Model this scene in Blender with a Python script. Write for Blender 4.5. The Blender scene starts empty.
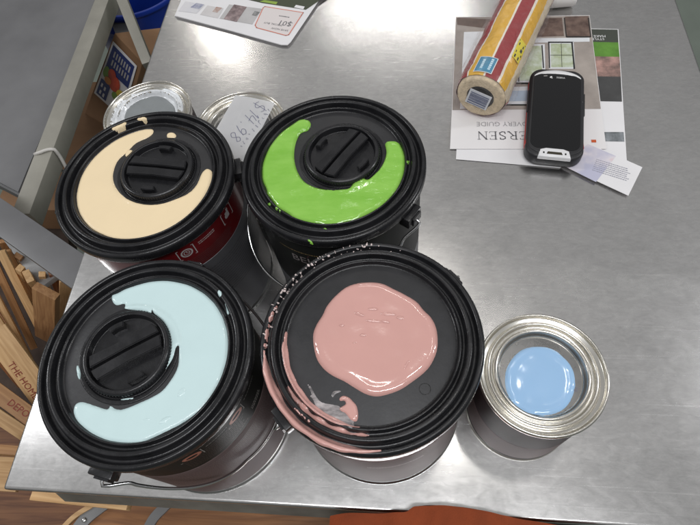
import bpy, bmesh, math, random
from mathutils import Vector, Matrix, noise
from mathutils.geometry import delaunay_2d_cdt
random.seed(7)
sc = bpy.context.scene
col = sc.collection
PI = math.pi

# ------------------------------------------------------------------ camera
R = Matrix(((0.9940432832026743, -0.010150331134552104, 0.1085123121931647),
            (0.060885443, 0.8775158984887087, -0.475666700685338),
            (-0.09039310460963612, 0.4794401095834736, 0.8729067922531123)))
F, H = 539.235, 0.58584
cam = bpy.data.cameras.new('camera')
cam.sensor_width = 36
cam.lens = 36 * F / 700
cam.clip_start = 0.01
cam.clip_end = 60
co = bpy.data.objects.new('camera', cam)
col.objects.link(co)
co.matrix_world = Matrix.Translation((0, 0, H)) @ R.to_4x4()
sc.camera = co

# ------------------------------------------------------------------ light
w = bpy.data.worlds.new("World")
sc.world = w
w.use_nodes = True
nt = w.node_tree
bg = nt.nodes['Background']
tc = nt.nodes.new('ShaderNodeTexCoord')
sp = nt.nodes.new('ShaderNodeSeparateXYZ')
nt.links.new(tc.outputs['Generated'], sp.inputs[0])
rp = nt.nodes.new('ShaderNodeValToRGB')
e = rp.color_ramp.elements
e[0].position = 0.0; e[0].color = (.10, .10, .10, 1)
e[1].position = 0.35; e[1].color = (.25, .25, .25, 1)
x = rp.color_ramp.elements.new(0.62); x.color = (.385, .385, .385, 1)
x = rp.color_ramp.elements.new(0.9); x.color = (.36, .36, .36, 1)
nt.links.new(sp.outputs[2], rp.inputs[0])
nt.links.new(rp.outputs[0], bg.inputs[0])
bg.inputs[1].default_value = 1.0

def strip(loc, sx, sy, rz, power, colr=(1, .96, .9), aim=None):
    l = bpy.data.lights.new('ceiling_or_fill_light', 'AREA')
    l.shape = 'RECTANGLE'; l.size = sx; l.size_y = sy
    l.energy = power; l.color = colr
    o = bpy.data.objects.new('ceiling_or_fill_light', l)
    col.objects.link(o)
    o.location = loc
    o.rotation_euler = (0, 0, rz)
    if aim:
        d = Vector(aim) - Vector(loc)
        o.rotation_euler = d.to_track_quat('-Z', 'Y').to_euler()
    return o
strip((-.15, 4.5, 2.3), 1.5, .05, math.radians(-7), 17, (1, .97, .93))
strip((-2.0, 4.3, 2.3), .8, .05, math.radians(-42), 9, (1, .95, .88))
strip((.30, .42, 2.3), .10, .14, 0, 3.2, (1, .97, .93))
strip((-.05, 1.22, 2.3), .50, .02, math.radians(-12), 2.2)
strip((.52, .80, 2.3), .04, .12, 0, .4)
strip((3.9, 1.0, 2.6), .3, 1.8, 0, 42, (.97, .98, 1), aim=(0, .3, 0))  # unseen fill lamp added on the right, outside the tabletop's reflection
strip((-3.9, .8, 2.6), .3, 1.8, 0, 42, (.97, .98, 1), aim=(0, .3, 0))  # matching fill lamp added on the left, unseen
strip((.1, -.75, 2.5), 1.8, .25, 0, 34, (.97, .98, 1), aim=(0, .3, 0))  # fill lamp added behind the camera to brighten paint and paper

sc.view_settings.view_transform = 'Standard'
sc.view_settings.look = 'None'
sc.view_settings.exposure = 0
sc.view_settings.gamma = 1

# ------------------------------------------------------------------ helpers
def at(px, py, z=0.0):
    """point of the plane at height z seen at photograph pixel px, py"""
    d = R @ Vector(((px - 350) / F, -(py - 262.5) / F, -1))
    t = (z - H) / d.z
    return Vector((d.x * t, d.y * t, z))

def cyl_hit(px, py, cx, cy, r):
    r *= CS
    d = R @ Vector(((px - 350) / F, -(py - 262.5) / F, -1))
    a = d.x**2 + d.y**2; b = -2 * (d.x * cx + d.y * cy); c = cx * cx + cy * cy - r * r
    t = (-b - math.sqrt(max(b * b - 4 * a * c, 0))) / (2 * a)
    p = Vector((d.x * t - cx, d.y * t - cy, H + d.z * t))
    return math.atan2(p.y, p.x), p.z / CS

def mat(name, c, rough=.5, metal=0., var=.0, scale=30, bump=0., bscale=None, coat=0., rvar=0., spec=.5, stretch=None, c2=None, trans=0., alpha=1., ior=1.45):
    m = bpy.data.materials.new(name)
    m.use_nodes = True
    t = m.node_tree; n = t.nodes; L = t.links
    b = n['Principled BSDF']
    b.inputs['Base Color'].default_value = (*c, 1)
    b.inputs['Roughness'].default_value = rough
    b.inputs['Metallic'].default_value = metal
    b.inputs['Specular IOR Level'].default_value = spec
    b.inputs['IOR'].default_value = ior
    if coat:
        b.inputs['Coat Weight'].default_value = coat
        b.inputs['Coat Roughness'].default_value = .04
    if trans: b.inputs['Transmission Weight'].default_value = trans
    if alpha < 1: b.inputs['Alpha'].default_value = alpha
    if var or bump or rvar or c2:
        tcn = n.new('ShaderNodeTexCoord'); mp = n.new('ShaderNodeMapping')
        L.new(tcn.outputs['Object'], mp.inputs[0])
        if stretch: mp.inputs['Scale'].default_value = stretch
        nz = n.new('ShaderNodeTexNoise'); nz.inputs['Scale'].default_value = scale
        nz.inputs['Detail'].default_value = 6; nz.inputs['Roughness'].default_value = .6
        L.new(mp.outputs[0], nz.inputs[0])
        if var or c2:
            r_ = n.new('ShaderNodeValToRGB')
            r_.color_ramp.elements[0].position = .3; r_.color_ramp.elements[1].position = .7
            a = [max(0, k * (1 - var)) for k in c]
            z = list(c2) if c2 else [min(1, k * (1 + var)) for k in c]
            r_.color_ramp.elements[0].color = (*a, 1); r_.color_ramp.elements[1].color = (*z, 1)
            L.new(nz.outputs[0], r_.inputs[0]); L.new(r_.outputs[0], b.inputs['Base Color'])
        if rvar:
            mr = n.new('ShaderNodeMapRange')
            mr.inputs[1].default_value = .3; mr.inputs[2].default_value = .7
            mr.inputs[3].default_value = max(.02, rough - rvar); mr.inputs[4].default_value = rough + rvar
            L.new(nz.outputs[0], mr.inputs[0]); L.new(mr.outputs[0], b.inputs['Roughness'])
        if bump:
            n2 = n.new('ShaderNodeTexNoise'); n2.inputs['Scale'].default_value = bscale or scale
            n2.inputs['Detail'].default_value = 5
            L.new(mp.outputs[0], n2.inputs[0])
            bp = n.new('ShaderNodeBump'); bp.inputs['Strength'].default_value = 1
            bp.inputs['Distance'].default_value = bump
            L.new(n2.outputs[0], bp.inputs['Height']); L.new(bp.outputs[0], b.inputs['Normal'])
    return m

def wood_mat(name, a, b_, scale=9., rings=(1, 14, 14)):
    m = bpy.data.materials.new(name); m.use_nodes = True
    t = m.node_tree; n = t.nodes; L = t.links; p = n['Principled BSDF']
    tcn = n.new('ShaderNodeTexCoord'); mp = n.new('ShaderNodeMapping'); mp.inputs['Scale'].default_value = rings
    L.new(tcn.outputs['Object'], mp.inputs[0])
    oi = n.new('ShaderNodeObjectInfo'); va = n.new('ShaderNodeVectorMath'); va.operation = 'ADD'
    L.new(mp.outputs[0], va.inputs[0]); L.new(oi.outputs['Random'], va.inputs[1])
    nz = n.new('ShaderNodeTexNoise'); nz.inputs['Scale'].default_value = scale; nz.inputs['Detail'].default_value = 8; nz.inputs['Distortion'].default_value = 1.2
    L.new(va.outputs[0], nz.inputs[0])
    r_ = n.new('ShaderNodeValToRGB'); r_.color_ramp.elements[0].position = .35; r_.color_ramp.elements[1].position = .65
    r_.color_ramp.elements[0].color = (*a, 1); r_.color_ramp.elements[1].color = (*b_, 1)
    L.new(nz.outputs[0], r_.inputs[0])
    hs = n.new('ShaderNodeHueSaturation'); mr = n.new('ShaderNodeMapRange'); mr.inputs[3].default_value = .75; mr.inputs[4].default_value = 1.15
    L.new(oi.outputs['Random'], mr.inputs[0]); L.new(mr.outputs[0], hs.inputs['Value']); L.new(r_.outputs[0], hs.inputs['Color'])
    L.new(hs.outputs[0], p.inputs['Base Color'])
    p.inputs['Roughness'].default_value = .6
    bp = n.new('ShaderNodeBump'); bp.inputs['Distance'].default_value = .0006; L.new(nz.outputs[0], bp.inputs['Height']); L.new(bp.outputs[0], p.inputs['Normal'])
    return m

def obj(name, bm, m, parent=None, smooth=None):
    me = bpy.data.meshes.new(name)
    bm.to_mesh(me); bm.free()
    me.materials.append(m)
    o = bpy.data.objects.new(name, me)
    col.objects.link(o)
    if parent: o.parent = parent
    if smooth is not None:
        for p in me.polygons: p.use_smooth = True
        me.set_sharp_from_angle(angle=math.radians(smooth))
    return o

def thing(name, label, cat, loc=(0, 0, 0), rz=0., group=None):
    o = bpy.data.objects.new(name, None); col.objects.link(o)
    o.empty_display_size = .02
    o.location = loc; o.rotation_euler = (0, 0, rz)
    return tag(o, label, cat, group)

def tag(o, label, cat, group=None):
    o['label'] = label; o['category'] = cat
    if group: o['group'] = group
    return o

def struct(o):
    o['kind'] = 'structure'; return o

def fillet(prof, rad, n=3):
    out = [prof[0]]
    for i in range(1, len(prof) - 1):
        p = Vector(prof[i]); a = Vector(prof[i - 1]) - p; b = Vector(prof[i + 1]) - p
        r = min(rad, a.length * .45, b.length * .45)
        A = p + a.normalized() * r; B = p + b.normalized() * r
        for k in range(n + 1):
            t = k / n
            q = A * (1 - t)**2 + p * 2 * t * (1 - t) + B * t * t
            out.append((q.x, q.y))
    out.append(prof[-1])
    return out

def lathe(prof, seg=128, bm=None, a0=0., a1=2 * PI):
    bm = bm or bmesh.new()
    full = abs(a1 - a0 - 2 * PI) < 1e-6
    N = seg if full else seg + 1
    rings = []
    for r, z in prof:
        if r < 1e-6: rings.append([bm.verts.new((0, 0, z))])
        else: rings.append([bm.verts.new((r * math.cos(a0 + (a1 - a0) * k / seg), r * math.sin(a0 + (a1 - a0) * k / seg), z)) for k in range(N)])
    for A, B in zip(rings, rings[1:]):
        for k in range(seg):
            k2 = (k + 1) % N
            if len(A) == 1 and len(B) == 1: continue
            if len(A) == 1: bm.faces.new((A[0], B[k], B[k2]))
            elif len(B) == 1: bm.faces.new((A[k], A[k2], B[0]))
            else: bm.faces.new((A[k], A[k2], B[k2], B[k]))
    bmesh.ops.recalc_face_normals(bm, faces=bm.faces)
    return bm

def smooth_poly(pts, n=5, closed=True):
    out = []; N = len(pts)
    P = [Vector(p[:2]) for p in pts]
    rng = range(N) if closed else range(N - 1)
    for i in rng:
        if closed: a, b, c, d = P[i - 1], P[i], P[(i + 1) % N], P[(i + 2) % N]
        else: a, b, c, d = P[max(i - 1, 0)], P[i], P[i + 1], P[min(i + 2, N - 1)]
        for k in range(n):
            t = k / n
            out.append(.5 * ((2 * b) + (c - a) * t + (2 * a - 5 * b + 4 * c - d) * t * t + (3 * b - a - 3 * c + d) * t**3))
    if not closed: out.append(P[-1])
    return out

def inside(p, poly):
    c = False; j = len(poly) - 1
    for i in range(len(poly)):
        a, b = poly[i], poly[j]
        if (a.y > p.y) != (b.y > p.y) and p.x < (b.x - a.x) * (p.y - a.y) / (b.y - a.y) + a.x: c = not c
        j = i
    return c

def dist(p, poly):
    best = 1e9
    for i in range(len(poly)):
        a = poly[i - 1]; b = poly[i]; ab = b - a
        l = ab.length_squared
        t = 0 if l == 0 else max(0, min(1, (p - a).dot(ab) / l))
        d = (p - (a + ab * t)).length_squared
        if d < best: best = d
    return math.sqrt(best)

def puddle(name, outline, surf, m, parent, h=.0014, edge=.003, step=.0018, amp=.0004, nscale=60, seed=0, holes=()):
    """a pool of wet paint: rounded rim, uneven top, lying on surf(x, y); every point gets its own height"""
    pts = list(outline); nO = len(pts)
    loops = [list(range(nO))]
    for hl in holes:
        s = len(pts); pts += list(hl); loops.append(list(range(s, len(pts))))
    edges = [(lp[i - 1], lp[i]) for lp in loops for i in range(len(lp))]
    xs = [p.x for p in pts]; ys = [p.y for p in pts]
    y = min(ys)
    rnd = random.Random(seed)
    inner = []
    while y < max(ys):
        x = min(xs)
        while x < max(xs):
            p = Vector((x + rnd.uniform(-.2, .2) * step, y + rnd.uniform(-.2, .2) * step))
            if inside(p, outline) and not any(inside(p, hl) for hl in holes):
                d = min(dist(p, q) for q in (outline, *holes))
                if d > step * .3: inner.append(p)
            x += step
        y += step * .87
    # extra rings near the rim
    S = 100.
    allp = [p * S for p in pts + inner]
    r = delaunay_2d_cdt(allp, edges, [], 1, 1e-5)
    vs, fs = r[0], r[2]
    bm = bmesh.new(); V = []
    for v in vs:
        p = v / S
        d = min(dist(p, q) for q in (outline, *holes))
        t = min(d / edge, 1)
        z = h * math.sqrt(max(0, 1 - (1 - t)**2))
        z += t * amp * (noise.noise(Vector((p.x * nscale, p.y * nscale, seed * 3.7))) + .5 * noise.noise(Vector((p.x * nscale * 2.3, p.y * nscale * 2.3, seed + 9.))))
        z += t * h * .22 * math.exp(-((d - edge * 1.2) / edge)**2)
        V.append(bm.verts.new((p.x, p.y, surf(p.x, p.y) + z - (.0002 if d < 1e-5 else 0))))
    for f in fs:
        if len(set(f)) < 3: continue
        q = (vs[f[0]] + vs[f[1]] + vs[f[2]]) / 3 / S
        if not inside(q, outline) or any(inside(q, hl) for hl in holes): continue
        try: bm.faces.new([V[i] for i in f])
        except ValueError: pass
    loose = [v for v in bm.verts if not v.link_faces]
    bmesh.ops.delete(bm, geom=loose, context='VERTS')
    bmesh.ops.recalc_face_normals(bm, faces=bm.faces)
    if sum(f.normal.z for f in bm.faces) < 0: bmesh.ops.reverse_faces(bm, faces=bm.faces)
    return obj(name, bm, m, parent, smooth=180)

def box(bm, c, s, rz=0., M=None):
    m = Matrix.Translation(c) @ Matrix.Rotation(rz, 4, 'Z') @ Matrix.Diagonal((*s, 1))
    if M: m = M @ m
    return bmesh.ops.create_cube(bm, size=1, matrix=m)['verts']

def bevel(bm, w_, seg=2):
    bmesh.ops.bevel(bm, geom=list(bm.edges), offset=w_, segments=seg, affect='EDGES', profile=.6)
    return bm

def prism(bm, pts, z0, z1):
    lo = [bm.verts.new((p[0], p[1], z0)) for p in pts]; hi = [bm.verts.new((p[0], p[1], z1)) for p in pts]
    n = len(pts)
    bm.faces.new(lo[::-1]); bm.faces.new(hi)
    for i in range(n): bm.faces.new((lo[i - 1], lo[i], hi[i], hi[i - 1]))
    bmesh.ops.recalc_face_normals(bm, faces=bm.faces)
    return bm

def tube(bm, pts, r, seg=10, closed=False, flat=None):
    P = [Vector(p) for p in pts]; n = len(P); rings = []
    up = Vector((0, 0, 1)); prev = None
    for i in range(n):
        t = (P[min(i + 1, n - 1)] - P[max(i - 1, 0)]).normalized()
        if prev is None:
            s = t.cross(up)
            if s.length < .1: s = t.cross(Vector((1, 0, 0)))
            s.normalize()
        else:
            s = (prev - t * prev.dot(t)).normalized()
        prev = s; u = s.cross(t)
        rr = r[i] if isinstance(r, (list, tuple)) else r
        rings.append([bm.verts.new(P[i] + (s * math.cos(2 * PI * k / seg) + u * math.sin(2 * PI * k / seg) * (flat or 1)) * rr) for k in range(seg)])
    for A, B in zip(rings, rings[1:]):
        for k in range(seg): bm.faces.new((A[k], A[(k + 1) % seg], B[(k + 1) % seg], B[k]))
    bm.faces.new(rings[0][::-1]); bm.faces.new(rings[-1])
    bmesh.ops.recalc_face_normals(bm, faces=bm.faces)
    return bm

def ribbon2(pts, w_):
    """flat stroke: list of 2-D quads along a polyline"""
    q = []; P = [Vector(p) for p in pts]
    for a, b in zip(P, P[1:]):
        d = (b - a)
        if d.length < 1e-7: continue
        d.normalize(); s = Vector((-d.y, d.x)) * w_ / 2; e_ = d * w_ * .35
        q.append([a - s - e_, b - s + e_, b + s + e_, a + s - e_])
    return q

_tc = {}
def text2(s, h=1., align='CENTER'):
    """text as 2-D polygons, cap height h"""
    key = (s, align)
    if key not in _tc:
        cu = bpy.data.curves.new('t', 'FONT'); cu.body = s; cu.size = 1; cu.align_x = align; cu.resolution_u = 2
        o = bpy.data.objects.new('t', cu); col.objects.link(o)
        dg = bpy.context.evaluated_depsgraph_get(); dg.update()
        me = bpy.data.meshes.new_from_object(o.evaluated_get(dg))
        _tc[key] = [[Vector(me.vertices[i].co[:2]) / .7 for i in p.vertices] for p in me.polygons]
        bpy.data.objects.remove(o); bpy.data.curves.remove(cu); bpy.data.meshes.remove(me)
    return [[v * h for v in f] for f in _tc[key]]

SER = {  # serif capitals as (strokes, weight)
 'A': [([(.05, 0), (.45, 1)], .06), ([(.45, 1), (.85, 0)], .13), ([(.2, .35), (.68, .35)], .05), ([(-.05, 0), (.18, 0)], .05), ([(.68, 0), (1, 0)], .05)],
 'N': [([(.12, 0), (.12, 1)], .06), ([(.12, 1), (.85, 0)], .13), ([(.85, 0), (.85, 1)], .06), ([(-.02, 0), (.26, 0)], .05), ([(-.02, 1), (.2, 1)], .05), ([(.7, 1), (1, 1)], .05)],
 'D': [([(.15, 0), (.15, 1)], .13), ([(0, 1), (.45, 1), (.8, .8), (.88, .5), (.8, .2), (.45, 0), (0, 0)], .08)],
 'E': [([(.15, 0), (.15, 1)], .13), ([(0, 1), (.7, 1), (.7, .85)], .05), ([(0, 0), (.72, 0), (.75, .17)], .05), ([(.15, .52), (.52, .52)], .05), ([(.52, .42), (.52, .62)], .05)],
 'R': [([(.15, 0), (.15, 1)], .13), ([(0, 1), (.45, 1), (.66, .88), (.66, .65), (.45, .52), (.15, .52)], .07), ([(.4, .52), (.8, 0), (.95, 0)], .12), ([(0, 0), (.3, 0)], .05)],
 'S': [([(.62, .8), (.6, .97), (.35, 1), (.12, .88), (.13, .68), (.38, .52), (.62, .38), (.66, .15), (.4, 0), (.15, .03), (.1, .25)], .1)],
}
def serif2(s, h, gap=.18):
    out = []; x = 0
    for ch in s:
        for pts, wt in SER[ch]:
            out += ribbon2([(x + px_, py_) for px_, py_ in pts], wt)
        x += {'A': .95, 'N': 1, 'D': .9, 'E': .78, 'R': .92, 'S': .74}[ch] + gap
    return [[(v - Vector((x / 2, 0))) * h for v in f] for f in out]

def flat_decal(polys, pos, ang, z, m, name, parent, thick=.00012, mir=False):
    bm = bmesh.new(); c, s = math.cos(ang), math.sin(ang)
    for f in polys:
        try: bm.faces.new([bm.verts.new((pos[0] + v.x * c - v.y * s, pos[1] + v.x * s + v.y * c, z)) for v in f])
        except ValueError: pass
    bmesh.ops.recalc_face_normals(bm, faces=bm.faces)
    for f in bm.faces:
        if f.normal.z < 0: f.normal_flip()
    return obj(name, bm, m, parent)

def wrap_decal(groups, r, m, name, parent):
    """groups: (polys, theta0, z0, rot) wrapped on a cylinder of radius r"""
    bm = bmesh.new()
    for polys, th, z0, rot in groups:
        c, s = math.cos(rot), math.sin(rot)
        for f in polys:
            vs = []
            for v in f:
                u, q = v.x * c - v.y * s, v.x * s + v.y * c
                a = th + u / r
                vs.append(bm.verts.new((r * math.cos(a), r * math.sin(a), z0 + q)))
            try: bm.faces.new(vs)
            except ValueError: pass
    for f in bm.faces:
        f.normal_update()
        cc = f.calc_center_median()
        if f.normal.x * cc.x + f.normal.y * cc.y < 0: f.normal_flip()
    return obj(name, bm, m, parent)

def circ2(r, w_, n=28, rx=1., c=(0, 0)):
    return ribbon2([(c[0] + r * rx * math.cos(2 * PI * k / n), c[1] + r * math.sin(2 * PI * k / n)) for k in range(n + 1)], w_)

def rect2(w_, h_, c=(0, 0)):
    a, b = w_ / 2, h_ / 2
    return [Vector((c[0] - a, c[1] - b)), Vector((c[0] + a, c[1] - b)), Vector((c[0] + a, c[1] + b)), Vector((c[0] - a, c[1] + b))]

def dashes(w_, h_, rows, seed, fill=.5):
    """rows of fine print too small to read"""
    rd = random.Random(seed); out = []
    for k in range(rows):
        y = h_ / 2 - (k + .5) * h_ / rows; x = -w_ / 2
        xe = w_ / 2 - rd.random() * w_ * .15
        while x < xe:
            l = rd.uniform(.0008, .0026)
            out.append(rect2(l, h_ / rows * fill * rd.uniform(.7, 1), (x + l / 2, y)))
            x += l + .0006
    return out

# ------------------------------------------------------------------ materials
def steel_table():
    m = bpy.data.materials.new('brushed_stainless'); m.use_nodes = True
    t = m.node_tree; n = t.nodes; L = t.links; b = n['Principled BSDF']
    b.inputs['Metallic'].default_value = 1
    tcn = n.new('ShaderNodeTexCoord')
    def nz(scale, det, st=(1, 1, 1), rough=.55, dist_=0.):
        mp = n.new('ShaderNodeMapping'); mp.inputs['Scale'].default_value = st
        L.new(tcn.outputs['Object'], mp.inputs[0])
        q = n.new('ShaderNodeTexNoise'); q.inputs['Scale'].default_value = scale; q.inputs['Detail'].default_value = det
        q.inputs['Roughness'].default_value = rough; q.inputs['Distortion'].default_value = dist_
        L.new(mp.outputs[0], q.inputs[0]); return q
    smudge = nz(7, 8, (1, 1, 1), .65, .6)
    brush = nz(14, 4, (1, 26, 1), .6)
    scuff = nz(34, 7, (1, 1.6, 1), .75, 1.5)
    fine = nz(95, 6, (1, 2.2, 1), .7, .8)
    mf_ = n.new('ShaderNodeMix'); mf_.data_type = 'FLOAT'; mf_.inputs[0].default_value = .5
    L.new(fine.outputs[0], mf_.inputs[3])
    rc = n.new('ShaderNodeValToRGB'); rc.color_ramp.elements[0].position = .33; rc.color_ramp.elements[1].position = .67
    rc.color_ramp.elements[0].color = (.53, .525, .52, 1); rc.color_ramp.elements[1].color = (.71, .70, .69, 1)
    mx = n.new('ShaderNodeMix'); mx.data_type = 'FLOAT'; mx.inputs[0].default_value = .45
    L.new(smudge.outputs[0], mx.inputs[2]); L.new(scuff.outputs[0], mx.inputs[3])
    L.new(mx.outputs[0], mf_.inputs[2]); L.new(mf_.outputs[0], rc.inputs[0]); L.new(rc.outputs[0], b.inputs['Base Color'])
    mr = n.new('ShaderNodeMapRange'); mr.inputs[1].default_value = .3; mr.inputs[2].default_value = .7
    mr.inputs[3].default_value = .19; mr.inputs[4].default_value = .29
    L.new(mx.outputs[0], mr.inputs[0]); L.new(mr.outputs[0], b.inputs['Roughness'])
    rgh = mr
    for k, (st, rot, sc2) in enumerate((((1, 110, 1), .12, 7), ((120, 1.5, 1), .5, 6), ((1.2, 160, 1), -.9, 5))):
        q = nz(sc2, 2, st, .5); q.inputs['Distortion'].default_value = .15
        q.inputs[0].links[0].from_node.inputs['Rotation'].default_value = (0, 0, rot)
        th_ = n.new('ShaderNodeMapRange'); th_.inputs[1].default_value = .66; th_.inputs[2].default_value = .72; th_.inputs[4].default_value = (.035, .008, .022)[k]
        L.new(q.outputs[0], th_.inputs[0])
        ad = n.new('ShaderNodeMath'); ad.operation = 'ADD'; L.new(rgh.outputs[0], ad.inputs[0]); L.new(th_.outputs[0], ad.inputs[1]); rgh = ad
    L.new(rgh.outputs[0], b.inputs['Roughness'])
    dents = nz(4.5, 1)
    b1 = n.new('ShaderNodeBump'); b1.inputs['Distance'].default_value = .0004; L.new(dents.outputs[0], b1.inputs['Height'])
    b2 = n.new('ShaderNodeBump'); b2.inputs['Distance'].default_value = .000015; L.new(brush.outputs[0], b2.inputs['Height']); L.new(b1.outputs[0], b2.inputs['Normal'])
    b3 = n.new('ShaderNodeBump'); b3.inputs['Distance'].default_value = .000006; L.new(scuff.outputs[0], b3.inputs['Height']); L.new(b2.outputs[0], b3.inputs['Normal'])
    L.new(b3.outputs[0], b.inputs['Normal'])
    return m
M_table = steel_table()
M_black = mat('black_plastic', (.012, .012, .0135), .27, var=.25, scale=60, bump=.00015, bscale=260, rvar=.1)
M_black2 = mat('black_plastic_panel', (.026, .026, .028), .5, var=.2, scale=40, bump=.00015, bscale=400, rvar=.08)
M_tin = mat('tinplate', (.68, .66, .61), .24, 1., var=.04, scale=12)
M_tin_panel = mat('tin_lid_panel', (.25, .25, .25), .28, 1., var=.2, scale=25, rvar=.1, bump=.0001)
M_wire = mat('zinc_wire', (.72, .72, .72), .2, 1.)
M_silver = mat('bare_can_steel', (.55, .55, .54), .25, 1., var=.15, scale=18, rvar=.08)
M_mauve = mat('mauve_label', (.155, .112, .110), .5, 0, var=.15, scale=14, spec=.12)
M_darkred = mat('dark_red_label', (.13, .008, .010), .28, var=.2, scale=20, coat=.3)
M_grey_label = mat('charcoal_metallic_label', (.14, .14, .15), .4, .3, var=.12, scale=20, rvar=.05)
M_ink_label = mat('black_label', (.014, .015, .014), .45, var=.3, scale=20, spec=.14)
M_pgrey = mat('pale_grey_print', (.42, .40, .39), .4)
M_dimprint = mat('dim_print', (.10, .05, .05), .4)
M_lgtprint = mat('faint_print', (.06, .06, .065), .4)
M_red_icon = mat('copper_print', (.42, .16, .11), .4)
M_orange_icon = mat('dull_gold_print', (.22, .15, .06), .4)
M_white = mat('white_print', (.75, .75, .75), .5)
M_paper = mat('white_paper', (.72, .71, .72), .7, var=.03, scale=12)
M_ink = mat('pen_ink', (.16, .16, .24), .6)
M_p_cream = mat('cream_paint', (.78, .63, .405), .45, var=.02, scale=30, coat=.12)
M_p_green = mat('green_paint', (.185, .44, .045), .16, var=.0, scale=26, coat=.5, c2=(.27, .54, .09), stretch=(1, 2.4, 1), bump=.0012, bscale=38)
M_p_aqua = mat('pale_aqua_paint', (.53, .68, .685), .35, var=.02, scale=26, coat=.35, bump=.0006, bscale=30)
M_p_pink = mat('salmon_pink_paint', (.58, .32, .285), .10, var=.04, scale=20, coat=.9, bump=.0005, bscale=26)
M_p_blue = mat('sky_blue_paint', (.32, .52, .77), .1, var=.03, scale=20, coat=.8, bump=.0002, bscale=26)
M_p_silver = mat('grey_paint', (.20, .215, .22), .3, var=.08, scale=60, coat=.3)
M_p_smear = mat('thin_grey_smear', (.16, .15, .155), .3, var=.6, scale=70, coat=.3, stretch=(1, 3, 1), c2=(.50, .46, .46))
M_glint_speck = mat('pale_residue_glint', (.62, .52, .50), .25, coat=.5)  # pale colour standing in for rim glints and paint residue

# ------------------------------------------------------------------ setting
bm = bmesh.new()
bmesh.ops.create_grid(bm, x_segments=4, y_segments=4, size=6, matrix=Matrix.Translation((0, 2, -.9)))
fl = struct(obj('floor', bm, mat('grey_green_concrete', (.14, .165, .14), .45, var=.12, scale=5, rvar=.1)))

# ------------------------------------------------------------------ steel table
XL, XR, YF, YB = -.4296, .4119, .0389, 1.02
t = thing('steel_table', 'stainless steel worktable whose brushed top carries all the paint cans', 'table', (0, 0, -.9))
bm = bmesh.new()
box(bm, ((XL + XR) / 2, (YF + YB) / 2, .9 - .006), (XR - XL, YB - YF, .012))
bevel(bm, .0035, 3)
obj('tabletop', bm, M_table, t, smooth=40)
M_apron = mat('dirty_painted_steel', (.17, .16, .14), .5, .2, var=.4, scale=12, c2=(.25, .24, .21))
bm = bmesh.new()
V = [bm.verts.new(p) for p in ((XL + .05, YF + .002, .8875), (XL + .05, YF - .0060, .860), (XL + .05, YF - .0040, .859), (XL + .05, YF + .006, .8875),
                               (XR - .01, YF + .002, .8875), (XR - .01, YF - .0060, .860), (XR - .01, YF - .0040, .859), (XR - .01, YF + .006, .8875))]
for f in ((0, 1, 2, 3), (7, 6, 5, 4), (0, 4, 5, 1), (1, 5, 6, 2), (2, 6, 7, 3), (3, 7, 4, 0)): bm.faces.new([V[i] for i in f])
bmesh.ops.recalc_face_normals(bm, faces=bm.faces)
obj('front_rail', bm, M_apron, t)
for nm, c, s in (('apron', ((XL + XR) / 2, YB - .006, .9 - .0305), (XR - XL - .012, .004, .036)),
                 ('apron', (XL + .006, (YF + YB) / 2, .9 - .0305), (.004, YB - YF - .02, .036)), ('apron', (XR - .006, (YF + YB) / 2, .9 - .0305), (.004, YB - YF - .02, .036))):
    bm = bmesh.new(); box(bm, c, s); obj(nm, bm, M_apron, t)
for sx in (XL + .035, XR - .035):
    for sy in (YF + .035, YB - .035):
        bm = bmesh.new()
        tube(bm, [(sx, sy, .003), (sx, sy, .885)], .019, 16); obj('leg', bm, M_silver, t, smooth=40)

# ------------------------------------------------------------------ gallon cans
ZL = .195
RL = .0872
PROF = [(RL - .0035, .1825), (RL - .0006, .1825), (RL, .1840), (RL, .1895), (RL - .0006, .1915), (RL - .0022, .1930), (RL - .0045, .1925), (RL - .0058, .1880),
        (RL - .0085, .1880), (RL - .0098, .1950), (RL - .0132, .1950), (RL - .0145, .1888), (RL - .0168, .1888), (RL - .0178, .1930), (RL - .0192, .1930), (RL - .0205, .1893), (.05, .1890), (0, .1890)]
PROF = fillet(PROF, .0012, 3)
def lidz(r):
    best = .189
    top = [p for p in PROF if p[1] > .186 or p[0] < .06][::-1]
    for a, b in zip(top, top[1:]):
        if a[0] <= r <= b[0] and b[0] > a[0]:
            return a[1] + (b[1] - a[1]) * (r - a[0]) / (b[0] - a[0])
    return best if r < .06 else .184

CS = 1.0
def px_outline(pts, sc_, ox, oy, c, z=.1905, n=5, sm=True, rmax=1.):
    P = [(at(x / sc_ + ox, y / sc_ + oy, z * CS) - Vector((c[0], c[1], 0))) / CS for x, y in pts]
    P = [Vector((p.x, p.y)) for p in P]
    P = [p if p.length < rmax else p * (rmax / p.length) for p in P]
    return smooth_poly(P, n) if sm else P

def blob(cx, cy, rx, ry, sc_, ox, oy, c, rot=0., seed=1):
    rd = random.Random(seed); pts = []
    for k in range(10):
        a = 2 * PI * k / 10; q = 1 + rd.uniform(-.12, .12)
        u, v = rx * q * math.cos(a), ry * q * math.sin(a)
        pts.append((cx + u * math.cos(rot) - v * math.sin(rot), cy + u * math.sin(rot) + v * math.cos(rot)))
    return px_outline(pts, sc_, ox, oy, c, n=4)

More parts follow.
